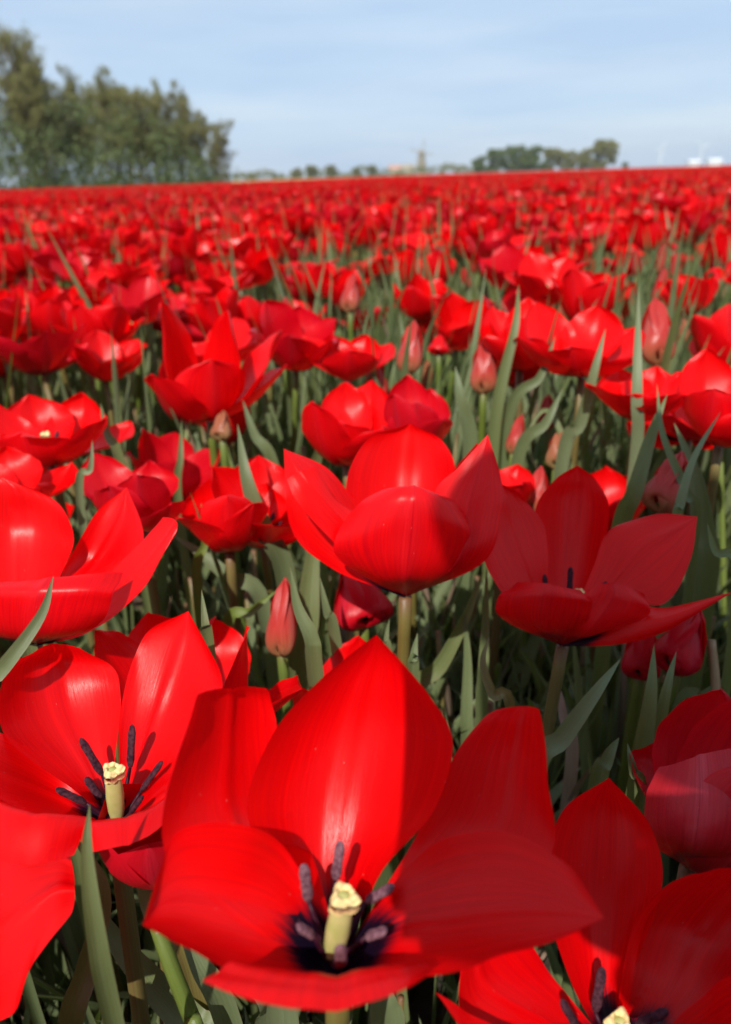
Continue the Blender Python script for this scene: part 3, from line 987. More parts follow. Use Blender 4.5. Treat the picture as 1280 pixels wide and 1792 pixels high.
bud('large shaded red bud hanging under the central goblet, left of its stem', (640, 1100), (612, 985), 0.50, .036, M_PETAL2)
bud('slim lit red bud with a pointed tip left of the central stem', (492, 1150), (500, 1010), 0.47, .018, M_BUD)
bud('shaded crimson bud tilted right, beside the cut straw on the right', (1175, 1180), (1225, 1065), 0.44, .026, M_PETAL2)
bud('shaded red bud behind the two upright leaves at right', (1120, 1190), (1130, 1090), 0.47, .022, M_PETAL2)
bud('upright coral bud with a fine tip above the central goblet', (716, 655), (726, 560), 0.76, .024, M_BUD)
bud('coral bud on a thick pale stem left of the tallest leaves', (846, 690), (850, 590), 0.72, .024, M_BUD)
bud('olive brown bud alone among the leaves right of the central goblet', (973, 822), (982, 750), 0.66, .018, M_BUDG)
bud('slim coral bud low among the leaves behind the central goblet', (896, 795), (914, 725), 0.70, .014, M_BUD)
bud('coral bud with green base standing in the blurred leaves above centre', (612, 548), (620, 478), 1.02, .024, M_BUD)
bud('orange brown bud beneath the tall scarlet tulip on the left', (388, 772), (392, 718), 0.68, .018, M_BUDG)
bud('pinkish red bud striped with green at right between crossing leaves', (1155, 900), (1195, 790), 0.50, .026, M_BUD)
bud('long coral bud behind the shaded flower, right of the gap', (935, 900), (948, 815), 0.62, .018, M_BUD)
bud('tall rosy bud beside the long upright leaf on the right', (1150, 640), (1146, 520), 0.76, .032, M_BUD)
bud('coral bud half hidden by leaves above the flat topped cup', (655, 690), (662, 620), 0.84, .020, M_BUD)
bud('round red bud tucked under the coral bud above centre', (768, 622), (770, 585), 0.92, .024, M_PETAL)


# ------------------------------------------------------------------ leaves that stand out near the camera
def px_leaf(root, pts, width, mat=None, face=None, **kw):
    """a leaf through the listed points (first is its tip), continued down to the plant's foot"""
    P = [at(*p) for p in pts]
    last = P[-1]
    f = root.location
    if last.z > 0.08:
        dr = last - P[-2]
        dr = Vector((dr.x, dr.y, 0)) / max(dr.length, .01)
        to = Vector((f.x - last.x, f.y - last.y, 0))
        to = to / max(1, to.length / .02)
        P.append(last + dr * .012 + to * .4 + Vector((0, 0, -last.z * .5)))
        P.append(last + dr * .012 + to + Vector((0, 0, -last.z + .01)))
    P = P[::-1]
    fc = face if face is not None else (CAM - P[len(P) // 2]).normalized() + Vector((0.25, 0, 0.1))
    g = leaf(P, width * .86, fc, nu=6, nv=30, peak=kw.pop('peak', 0.45), **kw)
    V, F, U = shift(g, root.location)
    return mesh_obj('leaf', V, F, mat or M_LEAF, root, uv=U)


px_leaf(T2, [(157, 1408, .215), (152, 1500, .212), (168, 1640, .215), (200, 1800, .23)], .0072)
px_leaf(T3, [(94, 1008, .30), (70, 1080, .295), (-5, 1180, .29), (-80, 1260, .30)], .0080)
px_leaf(T14, [(416, 742, .52), (432, 840, .51), (462, 930, .52), (500, 1020, .54)], .018)
px_leaf(T4, [(508, 992, .40), (520, 1060, .40), (545, 1120, .40), (552, 1190, .41)], .011)
px_leaf(T9, [(353, 1032, .36), (360, 1100, .355), (366, 1150, .36)], .0075)
px_leaf(T15, [(563, 712, .60), (560, 780, .60), (552, 860, .62)], .012)
px_leaf(T16, [(797, 640, .66), (806, 700, .66), (822, 790, .68)], .017)
px_leaf(T22, [(908, 498, .68), (902, 570, .67), (876, 680, .68), (862, 790, .70)], .014)
px_leaf(T18b, [(972, 588, .68), (945, 660, .68), (890, 730, .70)], .013)
px_leaf(T18, [(1060, 575, .60), (1040, 650, .60), (1015, 740, .62), (985, 800, .64)], .014)
px_leaf(T19, [(1118, 500, .58), (1116, 600, .58), (1114, 700, .58), (1112, 800, .60)], .0115)
px_leaf(T19, [(1168, 690, .50), (1140, 760, .50), (1110, 860, .50), (1080, 950, .52)], .0145)
px_leaf(T21, [(985, 680, .64), (955, 740, .64), (905, 810, .66)], .014)
px_leaf(T21, [(912, 770, .66), (960, 720, .66), (1000, 850, .66)], .008)
px_leaf(T20, [(1150, 672, .50), (1160, 760, .49), (1200, 860, .49), (1215, 930, .50)], .008)
px_leaf(T20, [(1262, 720, .48), (1215, 800, .47), (1190, 880, .47), (1180, 940, .48)], .0080)
px_leaf(T20, [(1180, 740, .52), (1215, 830, .52), (1232, 930, .53), (1235, 1010, .54)], .019)
px_leaf(T20, [(1238, 915, .40), (1252, 965, .40), (1290, 1030, .40)], .0065)
px_leaf(T5, [(1087, 1152, .35), (1040, 1215, .345), (985, 1290, .35), (930, 1370, .36)], .0115)
px_leaf(T5, [(1145, 1128, .36), (1138, 1220, .355), (1120, 1330, .36), (1110, 1400, .37)], .0125)
px_leaf(T7, [(1184, 1140, .36), (1168, 1200, .355), (1152, 1280, .36), (1150, 1380, .37)], .0085)
px_leaf(T7, [(1098, 1300, .34), (1108, 1350, .335), (1120, 1420, .34)], .0070)
px_leaf(T6, [(1084, 1290, .37), (1062, 1330, .365), (1040, 1400, .37)], .0110)
px_leaf(T5, [(856, 1114, .37), (845, 1160, .366), (862, 1215, .366), (895, 1260, .37)], .0065, mat=M_STEM)
px_leaf(T4, [(731, 1108, .40), (724, 1150, .395), (722, 1200, .40)], .0078)
px_leaf(T4, [(682, 1082, .44), (676, 1120, .435), (680, 1170, .44)], .0055)
px_leaf(T5, [(846, 1000, .50), (815, 1080, .50), (770, 1165, .51), (720, 1230, .52)], .0135)
px_leaf(T4, [(812, 1060, .50), (818, 1150, .50), (816, 1250, .50), (815, 1330, .51)], .011)
px_leaf(T5, [(852, 990, .47), (850, 1080, .47), (845, 1180, .47), (842, 1260, .48)], .0095)
px_leaf(T4, [(560, 900, .50), (545, 990, .50), (535, 1090, .50), (520, 1180, .51)], .022)
px_leaf(T4, [(560, 1010, .44), (572, 1070, .44), (588, 1130, .45)], .0085)
px_leaf(T9, [(486, 1032, .50), (440, 1070, .50), (395, 1110, .51)], .010, mat=M_STEMG)
px_leaf(T14, [(300, 935, .54), (350, 968, .54), (400, 1010, .54), (460, 1060, .55)], .014)
px_leaf(T14, [(352, 880, .50), (358, 950, .50), (345, 1030, .51)], .0085, mat=M_STEMG)
px_leaf(T14, [(318, 735, .66), (316, 800, .65), (312, 880, .66)], .009)
px_leaf(T13, [(176, 705, .60), (188, 760, .59), (215, 830, .60)], .010)
px_leaf(T3, [(162, 770, .52), (158, 820, .52), (140, 880, .53)], .007)
px_leaf(T11, [(425, 700, .68), (445, 760, .68), (480, 830, .69)], .014)
px_leaf(T1, [(395, 1700, .27), (470, 1735, .27), (485, 1830, .28)], .020, peak=.55)
px_leaf(T1, [(650, 1700, .27), (668, 1760, .27), (672, 1850, .28)], .017, peak=.55)
px_leaf(T1, [(300, 1560, .30), (345, 1680, .29), (400, 1800, .30)], .013)
px_leaf(T1, [(150, 1560, .34), (220, 1670, .34), (330, 1790, .34), (380, 1850, .34)], .020, mat=M_LEAF)
px_leaf(T8, [(120, 1450, .33), (180, 1560, .33), (150, 1700, .33), (120, 1830, .33)], .013, mat=M_STEM)
px_leaf(T8, [(236, 1480, .34), (262, 1590, .34), (330, 1700, .34)], .013, mat=M_STEM)
px_leaf(T7, [(1280, 1180, .44), (1230, 1222, .44), (1190, 1250, .45)], .014)
px_leaf(T5, [(977, 1190, .46), (985, 1250, .455), (1000, 1330, .46)], .010, mat=M_DRY)
px_leaf(T8, [(-40, 1120, .38), (30, 1090, .38), (60, 1180, .38)], .010)

# a stout green flower stalk crossing under the big flower (its own plant, flower hidden behind)
sp = at(285, 1655, .27)
cut = empty('tulip', Vector((sp.x + .05, sp.y - .02, 0)), 'fresh green tulip stalk and leaf rising to a flower hidden under the big tulip', 'tulip', 'scarlet tulips in bloom close to the camera')
for i in range(5):
    a = i * 1.2566
    ang = Vector((math.cos(a), math.sin(a), 0))
    g = petal(sp + Vector((-.005, .02, .01)), sp + Vector((-.005, .02, .045)) + ang * .018, Vector((0, 0, 1)), .034, nu=10, nv=14, flare=0, cup=1.0, out=ang)
    V, F, U = shift(g, cut.location)
    mesh_obj('petal', V, F, M_PETAL2, cut, uv=U)
V, F, U = shift(tube([cut.location, at(372, 1880, .285), at(335, 1780, .280), at(300, 1690, .278), at(275, 1620, .280)], .0034, .0028, 12, 22), cut.location)
mesh_obj('stem', V, F, M_STEMG, cut, uv=U)

# cut dry straw standing on the right
V, F, U = tube([at(1255, 1260, .44), at(1252, 1190, .44), at(1245, 1120, .44)], .0030, .0024, 10, 8)
c0 = at(1255, 1260, .44)
c0 = Vector((c0.x, c0.y, 0))
st = mesh_obj('straw', [v - c0 for v in V], F, M_STRAW, None, uv=U)
V, F, U = tube([c0, at(1258, 1300, .44)], .0032, .0030, 10, 4)
st2 = mesh_obj('straw_foot', [v - c0 for v in V], F, M_STRAW, st, uv=U)
st.location = c0
tag(st, 'broken dry straw stalk standing upright between the crimson bud and right edge', 'straw')

# ------------------------------------------------------------------ generic tulips for the field
def generic_parts(seed, o, L=.086, lod=1, hmin=.33):
    """pieces of one tulip in local space: list of (name, geo, material)"""
    rs = random.Random(seed)
    h = hmin + rs.uniform(-.02, .03)
    tiltA = Vector((rs.uniform(-.18, .18), rs.uniform(-.18, .18), 1)).normalized()
    B = Vector((rs.uniform(-.015, .015), rs.uniform(-.015, .015), h))
    nu, nv = ((10, 14), (6, 8), (2, 3))[lod]
    out = []
    a0 = rs.uniform(0, 6.28)
    pm = rs.choice((M_PETAL, M_PETAL, M_PETAL2))
    q = tiltA.to_track_quat('Z', 'Y').to_matrix()
    for i in range(6):
        inner = i % 2
        a = a0 + i * math.pi / 3 + rs.uniform(-.12, .12)
        d = q @ Vector((math.cos(a), math.sin(a), 0))
        ph = R(10 + 50 * o + (-6 if inner else 4) + rs.uniform(-9, 9))
        c = L * (0.92 - 0.10 * o) * rs.uniform(.93, 1.05)
        T = B + tiltA * (math.cos(ph) * c) + d * (math.sin(ph) * c)
        g = petal(B, T, tiltA, L * rs.uniform(.60, .72), nu, nv, flare=-12 + 60 * o + rs.uniform(-10, 14), cup=rs.uniform(.75, 1.0) * (1.2 - .4 * o),
                  belly=1.0, wave=0.8 if lod < 2 else 0, seed=seed * 9 + i, out=d, sharp=rs.uniform(.5, .7))
        out.append(('petal', g, pm))
    ns = (8, 6, 3)[lod]
    out.append(('stem', tube([Vector((0, 0, 0)), Vector((B.x * .3, B.y * .3, h * .5)), B], .0038, .0034, ns, (8, 4, 1)[lod], lod < 2), rs.choice((M_STEM, M_STEMG))))
    for k in range(3):
        a = rs.uniform(0, 6.28)
        d = Vector((math.cos(a), math.sin(a), 0))
        lh = h * rs.choice((rs.uniform(.7, 1.1), rs.uniform(.8, 1.1), rs.uniform(1.05, 1.36)))
        out.append(('leaf', leaf([d * .004 + Vector((0, 0, .01)), d * .03 + Vector((0, 0, lh * .5)), d * rs.uniform(.04, .10) + Vector((0, 0, lh))],
                    rs.uniform(.010, .020), -d + Vector((0, 0, .3)), (4, 2, 1)[lod], (12, 7, 3)[lod], twist=rs.uniform(-60, 60)), M_LEAF))
    if lod == 0:
        s = Geo()
        s.add(lathe([(.0035, 0), (.0045, .008), (.0034, .018), (.0045, .021), (.002, .023)], 8, B + tiltA * .002, tiltA, .08))
        out.append(('pistil', (s.V, s.F, s.U), M_PISTIL))
        s = Geo()
        for i in range(6):
            a = a0 + .3 + i * math.pi / 3
            d = (tiltA + (q @ Vector((math.cos(a), math.sin(a), 0))) * .6).normalized()
            out.append(('stamen', lathe([(.0006, 0), (.0006, .008), (.0019, .011), (.0019, .02), (.0004, .023)], 6, B + d * .003, d), M_ANTHER))
    return out


def bud_parts(seed, green, lod=1, h=.33):
    rs = random.Random(seed)
    w, c = rs.uniform(.017, .024), rs.uniform(.045, .056)
    A = Vector((rs.uniform(-.2, .2), rs.uniform(-.2, .2), 1)).normalized()
    B = Vector((rs.uniform(-.01, .01), rs.uniform(-.01, .01), h))
    T = B + A * c
    q = A.to_track_quat('Z', 'Y').to_matrix()
    out = []
    for i in range(3 if lod else 6):
        a = i * 2.094 + (.5 if i >= 3 else 0)
        o = q @ Vector((math.cos(a), math.sin(a), 0))
        out.append(('petal', petal(B, T + o * w * .04, A, w * 1.35, (8, 5, 2)[lod], (14, 8, 4)[lod], flare=-14, cup=1.5, belly=(w * .5 / .375 / c - .1) / .36, sharp=.66, seed=i, out=o, wave=.2), M_BUDG if green else M_BUD))
    out.append(('stem', tube([Vector((0, 0, 0)), Vector((0, 0, h * .5)), B + A * .006], .0034, .0034, (8, 6, 3)[lod], 4, lod < 2), M_STEMG))
    for k in range(2):
        a = rs.uniform(0, 6.28)
        d = Vector((math.cos(a), math.sin(a), 0))
        lh = h * rs.uniform(.8, 1.2)
        out.append(('leaf', leaf([d * .004 + Vector((0, 0, .01)), d * .025 + Vector((0, 0, lh * .5)), d * rs.uniform(.04, .08) + Vector((0, 0, lh))],
                    rs.uniform(.010, .018), -d + Vector((0, 0, .3)), (4, 2, 1)[lod], (12, 7, 3)[lod], twist=rs.uniform(-60, 60)), M_LEAF))
    return out


ALLM = [M_PETAL, M_PETAL2, M_BUD, M_BUDG, M_STEM, M_STEMG, M_LEAF, M_PISTIL, M_ANTHER]


def joined(name, parts_list):
    """several plants welded into one mesh (for the uncountable mass only)"""
    G = Geo()
    for parts, M in parts_list:
        for nm, g, m in parts:
            G.add(([M @ Vector(v) for v in g[0]], g[1], g[2]), ALLM.index(m))
    return mesh_obj(name, G.V, G.F, None, False, uv=G.U, mats=ALLM, midx=G.M)


# prototypes of countable tulips: local part meshes
class Proto:
    def __init__(s, parts):
        s.objs = []
        for nm, g, m in parts:
            o = mesh_obj(nm, g[0], g[1], m, False, uv=g[2])
            s.objs.append((nm, o.data))

    def place(s, name, loc, rz, sc, label, cat, group):
        e = empty(name, loc, label, cat, group)
        e.rotation_euler = (0.16 * math.sin(rz * 7), 0.16 * math.cos(rz * 11), rz)
        e.scale = (sc, sc, sc * (0.95 + 0.1 * (rz % 1)))
        for nm, me in s.objs:
            c = bpy.data.objects.new(nm, me)
            COL.objects.link(c)
            c.parent = e
        return e


OPEN = [.25, .45, .6, .75, .9, 1.0, .55, .8, .35, .95, .7, .5]
PN = [Proto(generic_parts(100 + i, o, lod=0)) for i, o in enumerate(OPEN)]
PM = [Proto(generic_parts(100 + i, o, lod=1)) for i, o in enumerate(OPEN)]
PB = [Proto(bud_parts(300 + i, i == 2, lod=1)) for i in range(4)]


# green gaps where leaves and buds show: soft lanes running away from the camera
def green_amount(x, y):
    g = 0.0
    for cx, w, y0, y1, s in ((0.02, .15, .75, 2.6, .8), (.48, .32, .75, 2.3, .82), (-.30, .06, .75, 1.3, .5), (1.3, .5, 1.5, 4, .5)):
        if y0 < y < y1:
            xx = cx + (y - 1) * cx * 0.35
            g = max(g, s * math.exp(-((x - xx) / w) ** 2) * min(1, (y - y0) * 5) * min(1, (y1 - y) * 2))
    g += 0.35 * max(0, noise.noise(Vector((x * 1.4, y * .9, 3.3))))
    return min(g, .9)


near_pts, far_pts, cand = [], [], []
SP = 0.098
grs = random.Random(5)
for iy in range(-14, 66):
    for ix in range(-51, 52):
        x = (ix + .5 * (iy % 2)) * SP + grs.uniform(-.035, .035)
        y = iy * SP * .9 + grs.uniform(-.035, .035)
        if y > 5.0 or abs(x) > 1.2 + .62 * max(y, 0) + .4:
            continue
        g = green_amount(x, y)
        kind = 'tulip'
        r_ = grs.random()
        if r_ < g:
            if grs.random() < .28:
                kind = 'bud'
            else:
                continue
        elif grs.random() < .025:
            kind = 'bud'
        sc = grs.uniform(.90, 1.10)
        rz = grs.uniform(0, 6.28)
        vi = grs.randrange(12)
        top = Vector((x, y, .40 * sc))
        # keep clear of the flowers already built, the lens and the photographer
        if any((x - hx) ** 2 + (y - hy) ** 2 < (.060 if y > .5 else .07) ** 2 for hx, hy, hz in HERO_XY):
            continue
        p = proj(top)
        inview = p is not None and -70 - 40 / max(p[2], .2) < p[0] < 1350 + 40 / max(p[2], .2) and -100 < p[1] < 2100
        if y < .75:
            sc *= .88
        if y < .56 and abs(x) < .44 * max(y, 0) + .15 and y > -.12:
            continue
        if y <= -.12 and abs(x) < .42 and y > -1.3:
            continue
        cand.append((x, y, sc, rz, vi, kind, inview and y > .5))
vis = sorted([c for c in cand if c[6]], key=lambda c: c[1])
N_IND = 250
ind = vis[:N_IND]
rest = vis[N_IND:] + [c for c in cand if not c[6]]


def zone(x, y):
    band = 'first' if y < 1.0 else 'second' if y < 1.5 else 'third' if y < 2.1 else 'fourth'
    return band


ORD = ['first', 'second', 'third', 'fourth', 'fifth', 'sixth', 'seventh', 'eighth', 'ninth', 'tenth', 'eleventh', 'twelfth', 'thirteenth', 'fourteenth',
       'fifteenth', 'sixteenth', 'seventeenth', 'eighteenth', 'nineteenth', 'twentieth']
PER = 15
for r0 in range(0, len(ind), PER):
    row = sorted(ind[r0:r0 + PER], key=lambda c: proj((c[0], c[1], .37))[0])
    rn = ORD[r0 // PER]
    for j, (x, y, sc, rz, vi, kind, _) in enumerate(row):
        j_r = len(row) - 1 - j
        pos = f'{ORD[j]} from the left' if j <= j_r else ('rightmost' if j_r == 0 else f'{ORD[j_r]} from the right')
        if j == 0:
            pos = 'leftmost'
        if kind == 'bud':
            PB[vi % 4].place('tulip_bud', (x, y, 0), rz, sc, f'closed {"olive" if vi % 4 == 2 else "coral"} bud {pos} in the {rn} blurred row back', 'tulip bud', 'closed buds among the blurred rows')
        else:
            o = OPEN[vi]
            stt = 'half closed' if o < .5 else 'cupped' if o < .8 else 'wide open'
            (PN if y < 1.3 else PM)[vi].place('tulip', (x, y, 0), rz, sc, f'{stt} scarlet tulip {pos} in the {rn} blurred row back', 'tulip', 'scarlet tulips in the blurred rows')

# ---- the uncountable rest: instanced variants
src = bpy.data.collections.new('field_variants')
VN = []


def add_variant(o):
    src.objects.link(o)
    VN.append(o)
    return len(VN) - 1


for i, o in enumerate(OPEN):
    add_variant(joined('field_variant.%03d' % len(VN), [(generic_parts(100 + i, o, lod=1), Matrix.Identity(4))]))
for i in range(3):
    add_variant(joined('field_variant.%03d' % len(VN), [(bud_parts(300 + i, i == 2, lod=1), Matrix.Identity(4))]))
NPATCH0 = len(VN)
for k in range(6):
    prs = random.Random(60 + k)
    lst = []
    for iy in range(9):
        for ix in range(9):
            if prs.random() < .12:
                continue
            M = Matrix.Translation(((ix + .5 * (iy % 2)) / 9 - .5 + prs.uniform(-.04, .04), iy / 9 - .5 + prs.uniform(-.04, .04), 0)) @ Matrix.Rotation(prs.uniform(0, 6.28), 4, 'Z') @ Matrix.Scale(prs.uniform(.88, 1.12), 4)
            if prs.random() < .03:
                lst.append((bud_parts(prs.randrange(9999), False, lod=2), M))
            else:
                lst.append((generic_parts(prs.randrange(9999), prs.choice(OPEN), lod=2), M))
    add_variant(joined('field_variant.%03d' % len(VN), lst))

FP = []   # (loc, rot, scale, idx)
for x, y, sc, rz, vi, kind, _ in rest:
    FP.append(((x, y, 0), (0.16 * math.sin(rz * 7), 0.16 * math.cos(rz * 11), rz), sc, 12 + vi % 3 if kind == 'bud' else vi))
prs = random.Random(9)


def far_edge(x):
    """the field ends nearer on the left, along the belt of trees"""
    return 40 if x < -7.0 else 40 + (x + 7.0) * 5.5 if x < 6 else 112


y = 5.45
while y < 112:
    hw = .62 * y + 4
    n = int(hw * 2)
    for i in range(n + 1):
        x = -hw + i
        if y < far_edge(x):
            FP.append(((x + prs.uniform(-.06, .06), y + prs.uniform(-.06, .06), 0), (0, 0, prs.randrange(4) * math.pi / 2), prs.uniform(.96, 1.05), NPATCH0 + prs.randrange(6)))
    y += 1.0 if y < 45 else 1.5


def scatter(name, pts, coll, label, cat):
    me = bpy.data.meshes.new(name)
    me.from_pydata([p[0] for p in pts], [], [])
    a = me.attributes.new('rot', 'FLOAT_VECTOR', 'POINT')
    a.data.foreach_set('vector', np.array([p[1] for p in pts], dtype=np.float32).ravel())
    a = me.attributes.new('sc', 'FLOAT', 'POINT')
    a.data.foreach_set('value', np.array([p[2] for p in pts], dtype=np.float32))
    a = me.attributes.new('vi', 'INT', 'POINT')
    a.data.foreach_set('value', np.array([p[3] for p in pts], dtype=np.int32))
    ob = bpy.data.objects.new(name, me)
    COL.objects.link(ob)
    ng = bpy.data.node_groups.new(name + '_nodes', 'GeometryNodeTree')
    ng.interface.new_socket('Geometry', in_out='INPUT', socket_type='NodeSocketGeometry')
    ng.interface.new_socket('Geometry', in_out='OUTPUT', socket_type='NodeSocketGeometry')
    gi = ng.nodes.new('NodeGroupInput')
    go = ng.nodes.new('NodeGroupOutput')
    ci = ng.nodes.new('GeometryNodeCollectionInfo')
    ci.inputs['Collection'].default_value = coll
    ci.inputs['Separate Children'].default_value = True
    ci.inputs['Reset Children'].default_value = True
    ip = ng.nodes.new('GeometryNodeInstanceOnPoints')
    ip.inputs['Pick Instance'].default_value = True
    for an, ty, sock in (('vi', 'INT', 'Instance Index'), ('rot', 'FLOAT_VECTOR', 'Rotation'), ('sc', 'FLOAT', 'Scale')):
        na = ng.nodes.new('GeometryNodeInputNamedAttribute')
        na.data_type = ty
        na.inputs['Name'].default_value = an
        out = [s for s in na.outputs if s.name == 'Attribute' and s.enabled][0]
        if an == 'rot':
            er = ng.nodes.new('FunctionNodeEulerToRotation')
            ng.links.new(out, er.inputs[0])
            out = er.outputs[0]
        ng.links.new(out, ip.inputs[sock])
    ng.links.new(gi.outputs[0], ip.inputs['Points'])
    ng.links.new(ci.outputs[0], ip.inputs['Instance'])
    ng.links.new(ip.outputs[0], go.inputs[0])
    md = ob.modifiers.new('instances', 'NODES')
    md.node_group = ng
    tag(ob, label, cat, kind='stuff')
    return ob


scatter('tulip_field', FP, src, 'blurred mass of scarlet tulips reaching to the horizon', 'tulip field')

# ---- leaf tufts between the stems
lsrc = bpy.data.collections.new('leaf_variants')
for k in range(14):
    G = Geo()
    lr = random.Random(800 + k)
    tall = k >= 8
    for i in range(10 if not tall else 7):
        a = lr.uniform(0, 6.28)
        d = Vector((math.cos(a), math.sin(a), 0))
        f = Vector((lr.uniform(-.03, .03), lr.uniform(-.03, .03), 0))
        h = lr.uniform(.14, .29) if not tall else lr.uniform(.30, .47)
        sp_ = lr.uniform(.02, .11) if not tall else lr.uniform(.01, .09)
        bend = lr.uniform(-.03, .03)
        e = d.cross(Vector((0, 0, 1)))
        G.add(leaf([f, f + d * sp_ * .35 + Vector((0, 0, h * .45)), f + d * sp_ * .7 + e * bend + Vector((0, 0, h * .78)), f + d * sp_ + e * bend * 2 + Vector((0, 0, h * lr.uniform(.9, 1)))],
                   lr.uniform(.006, .015) if not tall else lr.uniform(.007, .014), -d + Vector((0, 0, .3)), 3, 12, twist=lr.uniform(-90, 90)),
              0 if lr.random() < .9 else 1)
    if not tall and k % 2:
        G.add(tube([Vector((.02, 0, 0)), Vector((.02, .005, .14)), Vector((.025, .01, .27))], .0032, .0028, 6, 4), 2)
    o = mesh_obj('leaf_variant.%03d' % k, G.V, G.F, None, False, uv=G.U, mats=[M_LEAF, M_DRY, M_STEM], midx=G.M)
    lsrc.objects.link(o)
LP = []
lr = random.Random(77)
y = -.6
while y < 5.2:
    sp_ = .042 if y < 1.2 else .06 if y < 2.6 else .10
    x = -(1.0 + .6 * max(y, 0))
    while x < 1.0 + .6 * max(y, 0):
        xx, yy = x + lr.uniform(-.5, .5) * sp_, y + lr.uniform(-.5, .5) * sp_
        x += sp_
        if yy < 0.02 and abs(xx) < .42:
            continue
        g = green_amount(xx, yy)
        tall = lr.random() < g * .75 + .07 and yy > .72
        s_ = lr.uniform(.8, 1.1)
        if yy < .72:
            s_ *= .86
        if yy < .34 and abs(xx) < .3:
            s_ = lr.uniform(.5, .75)
        LP.append(((xx, yy, 0), (0, 0, lr.uniform(0, 6.28)), s_, 8 + lr.randrange(6) if tall else lr.randrange(8)))
    y += sp_
scatter('tulip_leaves', LP, lsrc, 'grey green tulip leaves filling the ground between the flowers', 'leaves')

# ------------------------------------------------------------------ ground
M_SOIL = simple('soil', (0.060, 0.042, 0.028), 0.95, 38, (0.030, 0.022, 0.015), 8, bump=.01)
M_GRASS = simple('meadow', (0.075, 0.10, 0.03), 0.95, .08, (0.11, 0.11, 0.045), 6)
gV, gF = [], []
nx = 60
for j in range(nx + 1):
    for i in range(nx + 1):
        sx = (i / nx * 2 - 1)
        sy = j / nx
        X, Y = math.copysign(abs(sx) ** 3, sx) * 2500, -20 + sy ** 3.2 * 3000
        gV.append((X, Y, 0.006 * noise.noise(Vector((X * 3, Y * 3, 0))) - (0.02 if Y > 10 else 0)))
soil = mesh_obj('ground', gV, grid_faces(nx, nx), M_GRASS)
tag(soil, 'flat green farmland reaching to the horizon', None, None, 'structure')
sV, ny = [], 50
for j in range(ny + 1):
    for i in range(ny + 1):
        Y = -4 + j / ny * 118
        X = (i / ny * 2 - 1) * (6 + .65 * max(Y, 0))
        Y = min(Y, far_edge(X) + 1)
        sV.append((X, Y, 0.012 + 0.006 * noise.noise(Vector((X * 5, Y * 5, 0)))))
sb = mesh_obj('soil', sV, grid_faces(ny, ny), M_SOIL)
tag(sb, 'dark bare soil under the tulip rows', None, None, 'structure')

# distant strips of other bulb fields, real low crops
for nm, y0, y1, x0, x1, col, hh in (('path', 114, 120, -8, 90, (0.30, 0.27, 0.20), .02), ('crop_strip', 122, 175, 6, 130, (0.62, 0.30, 0.30), .33),
                                ('crop_strip', 180, 230, -30, 160, (0.45, 0.38, 0.16), .33), ('crop_strip', 235, 290, 20, 200, (0.70, 0.62, 0.55), .35)):
    m_ = simple(nm + '_cover', col, .9, .6, tuple(c * .7 for c in col), 6)
    V, F = [], []
    n = 40
    for j in range(n + 1):
        for i in range(n + 1):
            ed = 0 if i in (0, n) or j in (0, n) else hh * (1 + .1 * math.sin(i * 2.3 + j * 5.1))
            V.append((x0 + (x1 - x0) * i / n, y0 + (y1 - y0) * j / n, ed))
    o = mesh_obj(nm, V, grid_faces(n, n), m_)
    tag(o, None, None, None, 'structure')

# ------------------------------------------------------------------ trees
M_BARK = simple('bark', (0.13, 0.105, 0.075), .9, 3, (0.07, 0.055, 0.04), 6)


def foliage_mat(name, a, b):
    m, t, p, out = newmat(name)
    g = N_(t, 'ShaderNodeTexCoord')
    nz = N_(t, 'ShaderNodeTexNoise')
    nz.inputs['Scale'].default_value = 1.3
    nz.inputs['Detail'].default_value = 4
    t.links.new(g.outputs['Object'], nz.inputs['Vector'])
    c = mixc(t, maprange(t, nz.outputs[0], .35, .65), a + (1,), b + (1,))
    t.links.new(c, p.inputs['Base Color'])
    p.inputs['Roughness'].default_value = .7
    tr = N_(t, 'ShaderNodeBsdfTranslucent')
    t.links.new(c, tr.inputs['Color'])
    ms = N_(t, 'ShaderNodeMixShader')
    ms.inputs[0].default_value = .25
    t.links.new(p.outputs[0], ms.inputs[1])
    t.links.new(tr.outputs[0], ms.inputs[2])
    t.links.new(ms.outputs[0], out.inputs['Surface'])
    return m


M_SPRING = foliage_mat('spring_foliage', (0.250, 0.245, 0.075), (0.190, 0.180, 0.068))
M_DARKG = foliage_mat('dense_foliage', (0.135, 0.170, 0.055), (0.100, 0.135, 0.046))
M_PALEG = foliage_mat('pale_foliage', (0.24, 0.23, 0.085), (0.18, 0.18, 0.065))


def leaf_quads(G, c, r, n, size, rs, flat=.8):
    for _ in range(n):
        while True:
            p = Vector((rs.uniform(-1, 1), rs.uniform(-1, 1), rs.uniform(-1, 1)))
            if p.length < 1:
                break
        p = c + Vector((p.x * r, p.y * r, p.z * r * flat))
        e = Euler((rs.uniform(0, 6.28), rs.uniform(0, 6.28), rs.uniform(0, 6.28))).to_matrix()
        s = size * rs.uniform(.6, 1.3)
        G.add(([p + e @ Vector((-s, 0, 0)), p + e @ Vector((0, -s * .5, 0)), p + e @ Vector((s, 0, s * .2)), p + e @ Vector((0, s * .5, 0))], [(0, 1, 2, 3)], [(0, 0)] * 4))


